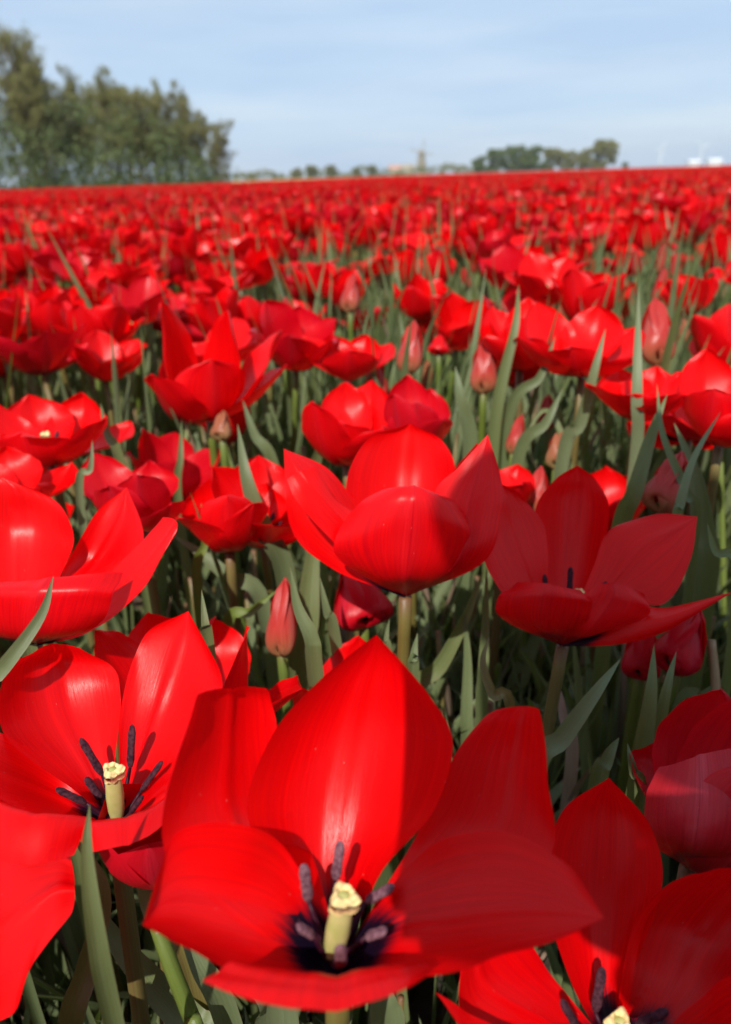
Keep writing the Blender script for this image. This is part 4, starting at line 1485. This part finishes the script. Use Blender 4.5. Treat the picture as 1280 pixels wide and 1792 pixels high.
def belt_tree(seed, H, spread, dens=1.0):
    """slender multi-limbed spring tree with thin foliage: returns trunk and crown meshes"""
    rs = random.Random(seed)
    Gt, Gc = Geo(), Geo()

    def branch(p, d, ln, r, lv):
        q = p + d * ln
        mid = (p + q) / 2 + Vector((rs.uniform(-1, 1), rs.uniform(-1, 1), rs.uniform(-.3, .3))) * ln * .07
        Gt.add(tube([p, mid, q], r, r * .5, 5 if lv < 2 else 3, 3 if lv < 3 else 2, False))
        if lv >= 2:
            for t in (.35, .7, 1.0):
                if rs.random() < .8 * dens:
                    leaf_quads(Gc, p.lerp(q, t), .32, int(rs.uniform(4, 11) * dens), .062, rs, 1.0)
        if lv >= 4:
            return
        n = (7, 5, 4, 3)[lv]
        for k in range(n):
            t = rs.uniform(.25, 1.0) if lv else .12 + .88 * (k + rs.random()) / n
            s = p.lerp(q, t)
            a = rs.uniform(0, 6.28)
            sp__ = rs.uniform(.35, .8) * spread
            nd = (d + Vector((math.cos(a), math.sin(a), 0)) * sp__ + Vector((0, 0, .25))).normalized()
            branch(s, nd, ln * (rs.uniform(.42, .58) if lv else rs.uniform(.36, .5)) * (1.15 - .3 * t), r * .5, lv + 1)

    for k in range(3):
        a = rs.uniform(0, 6.28)
        branch(Vector((rs.uniform(-.5, .5), rs.uniform(-.5, .5), 0)), Vector((math.cos(a) * .12, math.sin(a) * .12, 1)).normalized(), H * rs.uniform(.62, .8), H * .011, 0)
    # airy leafage rounding off the top
    for k in range(int(60 * dens)):
        z = rs.uniform(.45, .96)
        rr_ = H * .24 * math.sqrt(max(.03, 1 - ((z - .45) / .53) ** 2)) * rs.random() ** .5
        a = rs.uniform(0, 6.28)
        leaf_quads(Gc, Vector((math.cos(a) * rr_, math.sin(a) * rr_, z * H)), H * .055, 9, .062, rs, 1)
    # lower leafage
    for k in range(int(34 * dens)):
        z = rs.uniform(.02, 1) ** 1.4 * .55 * H
        leaf_quads(Gc, Vector((rs.uniform(-1, 1) * H * .15, rs.uniform(-1, 1) * H * .15, z)), H * .085, 34, .075, rs)
    return Gt, Gc


def place_tree(name, Gt, Gc, loc, rz, sc, label, cat, group, cm):
    e = empty(name, loc, label, cat, group)
    e.rotation_euler = (0, 0, rz)
    e.scale = (sc, sc, sc)
    for nm, g, m in (('trunk', Gt, M_BARK), ('crown', Gc, cm)):
        if isinstance(g, Geo):
            me = mesh_obj(nm, g.V, g.F, m, False, smooth=(nm == 'trunk')).data
        else:
            me = g
        c = bpy.data.objects.new(nm, me)
        COL.objects.link(c)
        c.parent = e
    return e


def gpt(px, depth_y, z=0.0):
    """ground point in the photograph column px at forward distance depth_y"""
    d = at(px, 310, 1.0) - CAM
    return Vector((d.x / d.y * depth_y, depth_y, z))


belt_meshes = []
for k in range(4):
    Gt, Gc = belt_tree(40 + k, 9.0, (.8, .95, .7, 1.0)[k], (.85, .8, .85, .7)[k])
    belt_meshes.append((mesh_obj('trunk', Gt.V, Gt.F, M_BARK, False).data, mesh_obj('crown', Gc.V, Gc.F, M_SPRING, False, smooth=False).data))
BELT = [(-190, 20, 47, 0), (-120, 45, 45, 1), (-60, 30, 46, 2), (72, 30, 46, 3), (85, 82, 45, 0), (140, 120, 48, 1), (195, 88, 46, 2), (255, 122, 45, 3), (322, 142, 46, 1), (386, 180, 44.5, 3)]
BL = ['tallest bare topped tree cut by the left edge', 'second spring tree from the left edge, rounded top', 'short spring tree filling between two taller ones of the belt',
      'broadest spring tree in the middle of the belt', 'spring tree with gaps of sky in the right half of the belt', 'thin bare spring tree next to the end of the belt', 'lowest spring tree ending the belt, branches reaching right']
for i, (px, top, dy, k) in enumerate(BELT):
    hz = 896 - FPX * math.tan(R(PITCH)) - (px - 640) * math.tan(R(ROLL)) * 1.0
    Hm = (hz - top) / FPX * dy * (1.0 if i < 4 else .86 if i in (5, 6) else .95)
    lab = BL[i - 3] if i >= 3 else ['spring tree of the belt outside the left edge, third beyond', 'spring tree of the belt outside the left edge, second beyond', 'spring tree of the belt just outside the left edge'][i]
    place_tree('tree', belt_meshes[k][0], belt_meshes[k][1], gpt(px, dy), i * 1.7, Hm / 9.0 * .92, lab, 'tree', 'belt of spring trees at the left', None)
for i, (px, top, dy, k) in enumerate([(-20, 70, 51, 2), (48, 110, 51, 1), (110, 135, 52, 3), (170, 150, 52, 0), (226, 118, 51, 1), (290, 158, 50, 2), (350, 196, 49, 0)]):
    Hm = (332 - top) / FPX * dy * (.74 if i == 4 else .92)
    place_tree('tree', belt_meshes[k][0], belt_meshes[k][1], gpt(px, dy), i * 2.3 + 1, Hm / 9.0 * .92, 'tree of the second row behind, ' + ['filling the gap at the left edge', 'between the edge tree and the rounded one', 'behind the rounded topped tree', 'behind the broadest one', 'just right of the broadest tree', 'behind the gappy right half of the belt', 'showing through the last two trees'][i], 'tree', 'belt of spring trees at the left', None)
# undergrowth below the belt
G = Geo()
rs = random.Random(3)
for i in range(420):
    px = rs.uniform(-260, 395)
    dy = rs.uniform(43.2, 48)
    hgt = rs.uniform(.1, 1) ** 1.4 * 4.2 * min(1, (430 - px) / 160)
    leaf_quads(G, gpt(px, dy, hgt), rs.uniform(.6, 1.0), 60, .10, rs)
ug = mesh_obj('undergrowth', G.V, G.F, M_DARKG, None, smooth=False)
tag(ug, 'dark green scrub under the belt of trees', 'undergrowth', None, 'stuff')


def round_tree(seed, H, Wd):
    rs = random.Random(seed)
    Gt, Gc = Geo(), Geo()
    Gt.add(tube([Vector((0, 0, 0)), Vector((.1, 0, H * .3)), Vector((0, .1, H * .6))], H * .03, H * .015, 6, 4))
    for k in range(8):
        a = k * .785 + rs.uniform(-.3, .3)
        Gt.add(tube([Vector((0, 0, H * .2 + k * H * .04)), Vector((math.cos(a) * Wd * .25, math.sin(a) * Wd * .25, H * .5)), Vector((math.cos(a) * Wd * .4, math.sin(a) * Wd * .4, H * .72))], H * .012, H * .005, 4, 3))
    for k in range(46):
        a = rs.uniform(0, 6.28)
        r = rs.uniform(.1, .42) ** .8 * Wd
        z = rs.uniform(.10, .92)
        r *= math.sqrt(max(.1, 1 - ((z - .42) / .62) ** 2))
        leaf_quads(Gc, Vector((math.cos(a) * r, math.sin(a) * r, z * H)), H * rs.uniform(.12, .18), 90, .36, rs)
    return Gt, Gc


RM = []
for k in range(3):
    Gt, Gc = round_tree(70 + k, 9, 9.5)
    RM.append((mesh_obj('trunk', Gt.V, Gt.F, M_BARK, False).data, [mesh_obj('crown', Gc.V, Gc.F, m, False, smooth=False).data for m in (M_DARKG, M_PALEG)]))
FARW = [(840, 276, 300, 0, 0, 'low dark round tree at the left end of the far copse'), (868, 266, 300, 1, 0, 'dark round tree, second from the left in the far copse'),
        (900, 260, 302, 2, 0, 'tallest dark round tree of the far copse'), (932, 261, 300, 0, 0, 'dark round tree beside the olive ones of the far copse'),
        (966, 264, 303, 1, 1, 'olive tree touching the dark trees of the far copse'), (992, 267, 300, 2, 1, 'olive tree in the dip of the far copse'),
        (1024, 264, 301, 0, 1, 'olive tree left of the tallest end tree in the far copse'), (1056, 252, 300, 1, 1, 'tall olive tree at the right end of the far copse'),
        (1092, 285, 320, 2, 0, 'tiny tree alone right of the far copse'),
        (520, 293, 330, 0, 1, 'small pale tree leftmost in the far row beside the belt'), (546, 289, 330, 1, 0, 'small dark round tree in the far row left of the windmill'),
        (580, 288, 335, 2, 1, 'small pale tree right of the small dark round one'), (625, 291, 335, 0, 1, 'small pale tree in the far row left of the houses'),
        (652, 289, 330, 1, 0, 'small green tree nearest the houses left of the windmill'), (480, 303, 330, 2, 0, 'tiny low tree beside the end of the belt'),
        (775, 296, 420, 0, 0, 'tiny low tree right of the windmill'), (800, 296, 420, 2, 0, 'tiny low tree between the windmill and the far copse')]
for i, (px, top, dy, k, mi, lab) in enumerate(FARW):
    hz = 896 - FPX * math.tan(R(PITCH)) - (px - 640) * .0314
    Hm = max(2.5, (hz - top) / FPX * dy * (1.02 if px > 810 else .92))
    place_tree('tree', RM[k][0], RM[k][1][mi if px > 810 else 1], gpt(px, dy), i * 2.1, Hm / 9.0, lab, 'tree', 'far copse on the horizon' if px > 810 else 'small trees on the horizon', None)

# a low scrubby hedge line runs along the far fields
G = Geo()
rs = random.Random(8)
for i in range(420):
    x = rs.uniform(-60, 75)
    leaf_quads(G, Vector((x, 345 + rs.uniform(-6, 6), rs.uniform(.2, 1) * (3.0 + 2.6 * noise.noise(Vector((x * .09, 0, 0)))))), rs.uniform(.7, 1.6), 22, .35, rs)
hg = mesh_obj('hedge', G.V, G.F, M_PALEG, None, smooth=False)
tag(hg, 'low hazy hedge line along the horizon', 'hedge', None, 'stuff')

# ------------------------------------------------------------------ windmill
def boxg(x0, x1, y0, y1, z0, z1):
    V = [Vector(p) for p in ((x0, y0, z0), (x1, y0, z0), (x1, y1, z0), (x0, y1, z0), (x0, y0, z1), (x1, y0, z1), (x1, y1, z1), (x0, y1, z1))]
    return V, [(0, 3, 2, 1), (4, 5, 6, 7), (0, 1, 5, 4), (1, 2, 6, 5), (2, 3, 7, 6), (3, 0, 4, 7)], [(0, 0)] * 8


M_WHITE = simple('whitewash', (0.72, 0.68, 0.60), .8, .5, (0.6, 0.55, 0.48))
M_THATCH = simple('thatch', (0.34, 0.29, 0.21), .95, 2, (0.26, 0.22, 0.16))
M_WOOD = simple('sail_wood', (0.40, 0.38, 0.34), .8)
M_ROOF = simple('clay_roof', (0.46, 0.27, 0.20), .85, 1.5, (0.36, 0.2, 0.15))
M_GLASS = simple('window_glass', (0.03, 0.035, 0.04), .15)
M_SHED = simple('white_cladding', (0.78, 0.79, 0.80), .5)
wl = gpt(738, 450)
wm = empty('windmill', wl, 'Dutch windmill with pale base and four sails on the horizon', 'windmill')


def part(name, g, m, parent, smooth=False):
    if isinstance(g, tuple):
        G_ = Geo()
        G_.add(g)
        g = G_
    return mesh_obj(name, g.V, g.F, m, parent, smooth=smooth)


part('base', lathe([(3.0, 0), (2.85, 3.6)], 8), M_WHITE, wm)
part('gallery', lathe([(2.86, 3.6), (4.0, 3.7), (4.0, 3.95), (2.8, 3.95)], 8), M_WOOD, wm)
part('tower', lathe([(2.75, 3.96), (2.2, 7), (1.75, 10.0)], 8), M_THATCH, wm)
part('cap', lathe([(1.9, 10.0), (2.0, 10.4), (1.6, 11.4), (.8, 12.1), (.1, 12.3)], 12), M_THATCH, wm)
part('door', boxg(-.6, .6, -2.98, -2.7, 0, 2.1), M_THATCH, wm)
for z in (5.2, 7.8):
    part('window', boxg(-.35, .35, -2.62 + (z - 5.2) * .2, -2.2, z, z + .8), M_GLASS, wm)
hub = Vector((0, -2.5, 11.0))
part('shaft', tube([Vector((0, -.5, 10.9)), Vector((0, -1.5, 10.95)), Vector((0, -2.7, 11.0))], .28, .25, 8, 3), M_WOOD, wm)
for k in range(4):
    a = R(7 + 90 * k)
    d = Vector((math.sin(a), 0, math.cos(a)))
    s_ = Vector((math.cos(a), 0, -math.sin(a)))
    G = Geo()
    G.add(tube([hub, hub + d * 3, hub + d * 6.4], .16, .09, 4, 3))
    for j in range(14):
        r = 1.2 + j * .38
        G.add(tube([hub + d * r, hub + d * r + s_ * .55, hub + d * r + s_ * 1.15], .05, .04, 4, 2))
    for wdt in (.4, .8, 1.15):
        G.add(tube([hub + d * 1.2 + s_ * wdt, hub + d * 3 + s_ * wdt, hub + d * 6.15 + s_ * wdt], .05, .05, 4, 2))
    part('sail', G, M_WOOD, wm)


def house(px, dy, w, dpt, h, rf, label, wall=M_WHITE, roof=M_ROOF, cat='house', nwin=3):
    e = empty('house' if cat == 'house' else 'shed', gpt(px, dy), label, cat)
    part('wall', boxg(-w / 2, w / 2, -dpt / 2, dpt / 2, 0, h), wall, e)
    V = [Vector(p) for p in ((-w / 2 - .2, -dpt / 2 - .3, h), (w / 2 + .2, -dpt / 2 - .3, h), (w / 2 + .2, dpt / 2 + .3, h), (-w / 2 - .2, dpt / 2 + .3, h), (-w / 2 - .2, 0, h + rf), (w / 2 + .2, 0, h + rf))]
    part('roof', (V, [(0, 1, 5, 4), (2, 3, 4, 5), (0, 4, 3), (1, 2, 5), (0, 3, 2, 1)], [(0, 0)] * 6), roof, e)
    for i in range(nwin):
        x = -w / 2 + w * (i + .5) / nwin
        part('window', boxg(x - .5, x + .5, -dpt / 2 - .03, -dpt / 2 + .05, h * .35, h * .35 + 1.1), M_GLASS, e)
    part('door', boxg(w / 2 - 1.3, w / 2 - .5, -dpt / 2 - .04, -dpt / 2 + .05, 0, 2.0), M_THATCH, e)
    return e


house(694, 400, 7, 6, 2.6, 2.2, 'small pale house with orange roof left of the windmill')
house(714, 395, 6, 6, 2.6, 2.2, 'tiny white house right beside the windmill', roof=M_THATCH, nwin=2)
house(1210, 700, 9, 8, 3.4, 1.4, 'white farm shed on the horizon, left of the two at right', wall=M_SHED, roof=M_SHED, cat='shed', nwin=4)
house(1246, 720, 11, 9, 3.8, 1.5, 'white farm shed on the horizon closest to the right edge', wall=M_SHED, roof=M_SHED, cat='shed', nwin=3)
for px, dy, rt, lab in ((1152, 1500, 25, 'faint white wind turbine left of the white sheds'), (1222, 1400, 70, 'faint white wind turbine standing behind the white sheds')):
    e = empty('wind_turbine', gpt(px, dy), lab, 'wind turbine')
    part('tower', tube([Vector((0, 0, 0)), Vector((0, 0, 14)), Vector((0, 0, 28))], 1.5, .9, 10, 4), M_SHED, e, True)
    part('nacelle', boxg(-1, 1, -2.5, 3, 27.2, 29), M_SHED, e)
    for k in range(3):
        a = R(rt + 120 * k)
        d = Vector((math.sin(a), 0, math.cos(a)))
        part('blade', tube([Vector((0, -2.8, 28)), Vector((0, -2.8, 28)) + d * 8, Vector((0, -2.8, 28)) + d * 15], .8, .2, 5, 4), M_SHED, e)

# ------------------------------------------------------------------ the photographer, crouched right behind the lens; the shade on the nearest flowers is theirs
def cpt(x, y, z):
    return CAM + CAM_M.to_3x3() @ Vector((x, y, z))


M_SKIN = simple('skin', (0.50, 0.30, 0.21), .5, 30, (0.45, 0.25, 0.18))
M_JACKET = simple('navy_jacket', (0.035, 0.045, 0.075), .85, 60, (0.028, 0.035, 0.06))
M_TROUSER = simple('grey_trousers', (0.10, 0.10, 0.11), .9, 60, (0.08, 0.08, 0.09))
M_SHADE_HAT = simple('shade_hat_straw', (0.50, 0.40, 0.24), .8, 90, (0.40, 0.30, 0.17))
M_BOOT = simple('boot', (0.06, 0.04, 0.03), .6)
M_PHONE = simple('phone_black', (0.02, 0.02, 0.022), .25)
M_HAIR = simple('brown_hair', (0.06, 0.035, 0.02), .6)


def skin_mesh(name, verts, edges, radii, mat, root, parent, lv=2):
    me = bpy.data.meshes.new(name)
    me.from_pydata([tuple(Vector(v) - root.location) for v in verts], edges, [])
    o = bpy.data.objects.new(name, me)
    COL.objects.link(o)
    o.parent = parent
    md = o.modifiers.new('skin', 'SKIN')
    for i, d in enumerate(me.skin_vertices[0].data):
        r = radii[i]
        d.radius = r if isinstance(r, tuple) else (r, r)
        d.use_root = (i == 0)
    md.use_smooth_shade = True
    sb_ = o.modifiers.new('subdivision', 'SUBSURF')
    sb_.levels = sb_.render_levels = lv
    me.materials.append(mat)
    return o


PERSON = empty('person', (0.20, -0.62, 0), 'crouching photographer in navy jacket and added shading sunhat holding the phone behind the lens', 'person')
HD = Vector((0.035, -0.165, 0.915))
hand = cpt(0.066, -0.014, 0.030)
wr = hand + Vector((.040, -.080, -.010))
v = [(.20, -.66, .40), (.20, -.58, .56), (.17, -.44, .72), (.12, -.29, .80), (.075, -.215, .845), HD, HD + Vector((0, .015, .075)),   # 0-6 pelvis .. head
     (.27, -.30, .76), (.30, -.26, .62), wr, hand,                                # 7-10 right arm
     (-.02, -.33, .77), (-.06, -.42, .58), (.00, -.32, .42), (.03, -.26, .40),    # 11-14 left arm resting on the knee
     (.30, -.62, .36), (.34, -.30, .42), (.34, -.52, .07), (.35, -.38, .04),      # 15-18 right leg
     (.10, -.62, .36), (.06, -.30, .40), (.08, -.54, .07), (.08, -.40, .04)]      # 19-22 left leg
e = [(0, 1), (1, 2), (2, 3), (3, 4), (4, 5), (5, 6), (3, 7), (7, 8), (8, 9), (9, 10), (3, 11), (11, 12), (12, 13), (13, 14),
     (0, 15), (15, 16), (16, 17), (17, 18), (0, 19), (19, 20), (20, 21), (21, 22)]
r = [.12, .115, .13, .09, .052, .082, .075, .055, .045, .030, .036, .055, .045, .027, .03, .085, .058, .042, .035, .085, .058, .042, .035]
# fingers: four across the back of the phone's upper end and a thumb on the screen side
fr = CAM_M.to_3x3()
fx, fy, fz = fr @ Vector((1, 0, 0)), fr @ Vector((0, 1, 0)), fr @ Vector((0, 0, 1))
for k, (ln, dy) in enumerate(((.060, .030), (.068, .010), (.064, -.010), (.050, -.028))):
    b = hand + fy * (dy + .012)
    n = len(v)
    v += [b - fx * .012 + fz * .004, b - fx * (.012 + ln * .5) - fz * .002, b - fx * (.008 + ln * .8) - fz * .016]
    e += [(10, n), (n, n + 1), (n + 1, n + 2)]
    r += [.0108, .0100, .0080]
n = len(v)
v += [hand - fy * .035 + fz * .012, hand - fy * .052 + fz * .014 - fx * .022, hand - fy * .050 + fz * .010 - fx * .042]
e += [(10, n), (n, n + 1), (n + 1, n + 2)]
r += [.0115, .0100, .0085]
skin_mesh('body', v, e, r, M_SKIN, PERSON, PERSON)
jv = [(.20, -.66, .42), (.20, -.58, .56), (.17, -.44, .72), (.12, -.29, .80), (.085, -.235, .835), (.27, -.30, .76), (.30, -.26, .62), wr + (Vector((.30, -.26, .62)) - wr) * .12,
      (-.02, -.33, .77), (-.06, -.42, .58), (-.005, -.33, .43)]
skin_mesh('jacket', jv, [(0, 1), (1, 2), (2, 3), (3, 4), (3, 5), (5, 6), (6, 7), (3, 8), (8, 9), (9, 10)], [.145, .14, .15, .105, .066, .075, .062, .040, .072, .060, .040], M_JACKET, PERSON, PERSON)
tv = [(.20, -.66, .38), (.30, -.62, .36), (.34, -.30, .42), (.34, -.51, .12), (.10, -.62, .36), (.06, -.30, .40), (.08, -.53, .12)]
skin_mesh('trousers', tv, [(0, 1), (1, 2), (2, 3), (0, 4), (4, 5), (5, 6)], [.135, .10, .074, .055, .10, .074, .055], M_TROUSER, PERSON, PERSON)
for bx_ in (.345, .08):
    skin_mesh('boot', [(bx_, -.55, .11), (bx_, -.54, .045), (bx_, -.44, .04), (bx_, -.35, .03)], [(0, 1), (1, 2), (2, 3)], [.052, .05, .045, .032], M_BOOT, PERSON, PERSON)
hatax = Vector((0, .30, .95)).normalized()
ho = mesh_obj('shade_hat', *shift(lathe([(.150, .030), (.146, .026), (.108, .036), (.092, .042), (.090, .095), (.078, .125), (.045, .140), (.002, .143)], 32, HD, hatax), PERSON.location)[:2], M_SHADE_HAT, PERSON)  # broad brim added to widen the unseen head's shade on the flowers
hr = mesh_obj('hair', *shift(lathe([(.070, -.075), (.086, -.04), (.090, .0), (.089, .045)], 24, HD - Vector((0, .012, 0)), hatax), PERSON.location)[:2], M_HAIR, PERSON)
qf = Matrix.Rotation(R(-38), 3, 'X')
for sx_ in (-1, 1):
    c = HD + qf @ Vector((sx_ * .030, .076, .022))
    ey = mesh_obj('eye', *shift(lathe([(.001, -.010), (.009, -.005), (.011, 0), (.009, .006), (.001, .010)], 12, c, qf @ Vector((0, 1, 0))), PERSON.location)[:2], M_WHITE, PERSON)
    c2 = HD + Vector((sx_ * .084, -.01, .0))
    mesh_obj('ear', *shift(lathe([(.002, -.006), (.016, -.003), (.019, .0), (.014, .004), (.002, .006)], 12, c2, Vector((sx_, .2, 0))), PERSON.location)[:2], M_SKIN, PERSON)
skin_mesh('nose', [HD + qf @ Vector((0, .074, .030)), HD + qf @ Vector((0, .094, .004)), HD + qf @ Vector((0, .092, -.008))], [(0, 1), (1, 2)], [.008, .011, .012], M_SKIN, PERSON, PERSON)
skin_mesh('mouth', [HD + qf @ Vector((-.022, .074, -.036)), HD + qf @ Vector((0, .080, -.036)), HD + qf @ Vector((.022, .074, -.036))], [(0, 1), (1, 2)], [.003, .006, .003], simple('lips', (.42, .16, .13), .5), PERSON, PERSON)

# the phone: a real slab lying in the lens plane, held upside down so it stands above the lens
import bmesh
bmh = bmesh.new()
bmesh.ops.create_cube(bmh, size=1.0)
bmesh.ops.scale(bmh, vec=(.072, .148, .008), verts=bmh.verts)
bmesh.ops.bevel(bmh, geom=[ed for ed in bmh.edges if abs((ed.verts[0].co - ed.verts[1].co).normalized().z) > .9], offset=.010, segments=5, affect='EDGES')
me = bpy.data.meshes.new('phone')
bmh.to_mesh(me)
bmh.free()
me.materials.append(M_PHONE)
ph = bpy.data.objects.new('phone', me)
COL.objects.link(ph)
ph.matrix_world = Matrix.Translation(cpt(-0.008, 0.056, 0.009)) @ CAM_M
tag(ph, 'black phone held up by the crouching photographer, lens at its lower edge', 'phone')
G = lathe([(.0075, .0040), (.0075, .0046), (.0062, .0047), (.0058, .0042)], 20)
scn = mesh_obj('screen', [Vector((sx * .033, sy * .070, .0042)) for sx, sy in ((-1, -1), (1, -1), (1, 1), (-1, 1))], [(0, 1, 2, 3)], simple('screen_glass', (.01, .01, .012), .08), ph)

# ------------------------------------------------------------------ spring haze over the flat land
hz_ = mesh_obj('haze', *boxg(-1600, 1600, -60, 1700, -1.2, 36)[:2], None, None, smooth=False, mats=[])
mh = bpy.data.materials.new('haze_air')
mh.use_nodes = True
th_ = mh.node_tree
th_.nodes.clear()
oh = th_.nodes.new('ShaderNodeOutputMaterial')
pv = th_.nodes.new('ShaderNodeVolumePrincipled')
pv.inputs['Color'].default_value = (0.86, 0.92, 1.0, 1)
pv.inputs['Density'].default_value = 0.00020
pv.inputs['Anisotropy'].default_value = 0.2
th_.links.new(pv.outputs[0], oh.inputs['Volume'])
hz_.data.materials.clear()
hz_.data.materials.append(mh)
tag(hz_, 'thin pale haze over the fields', None, None, 'stuff')
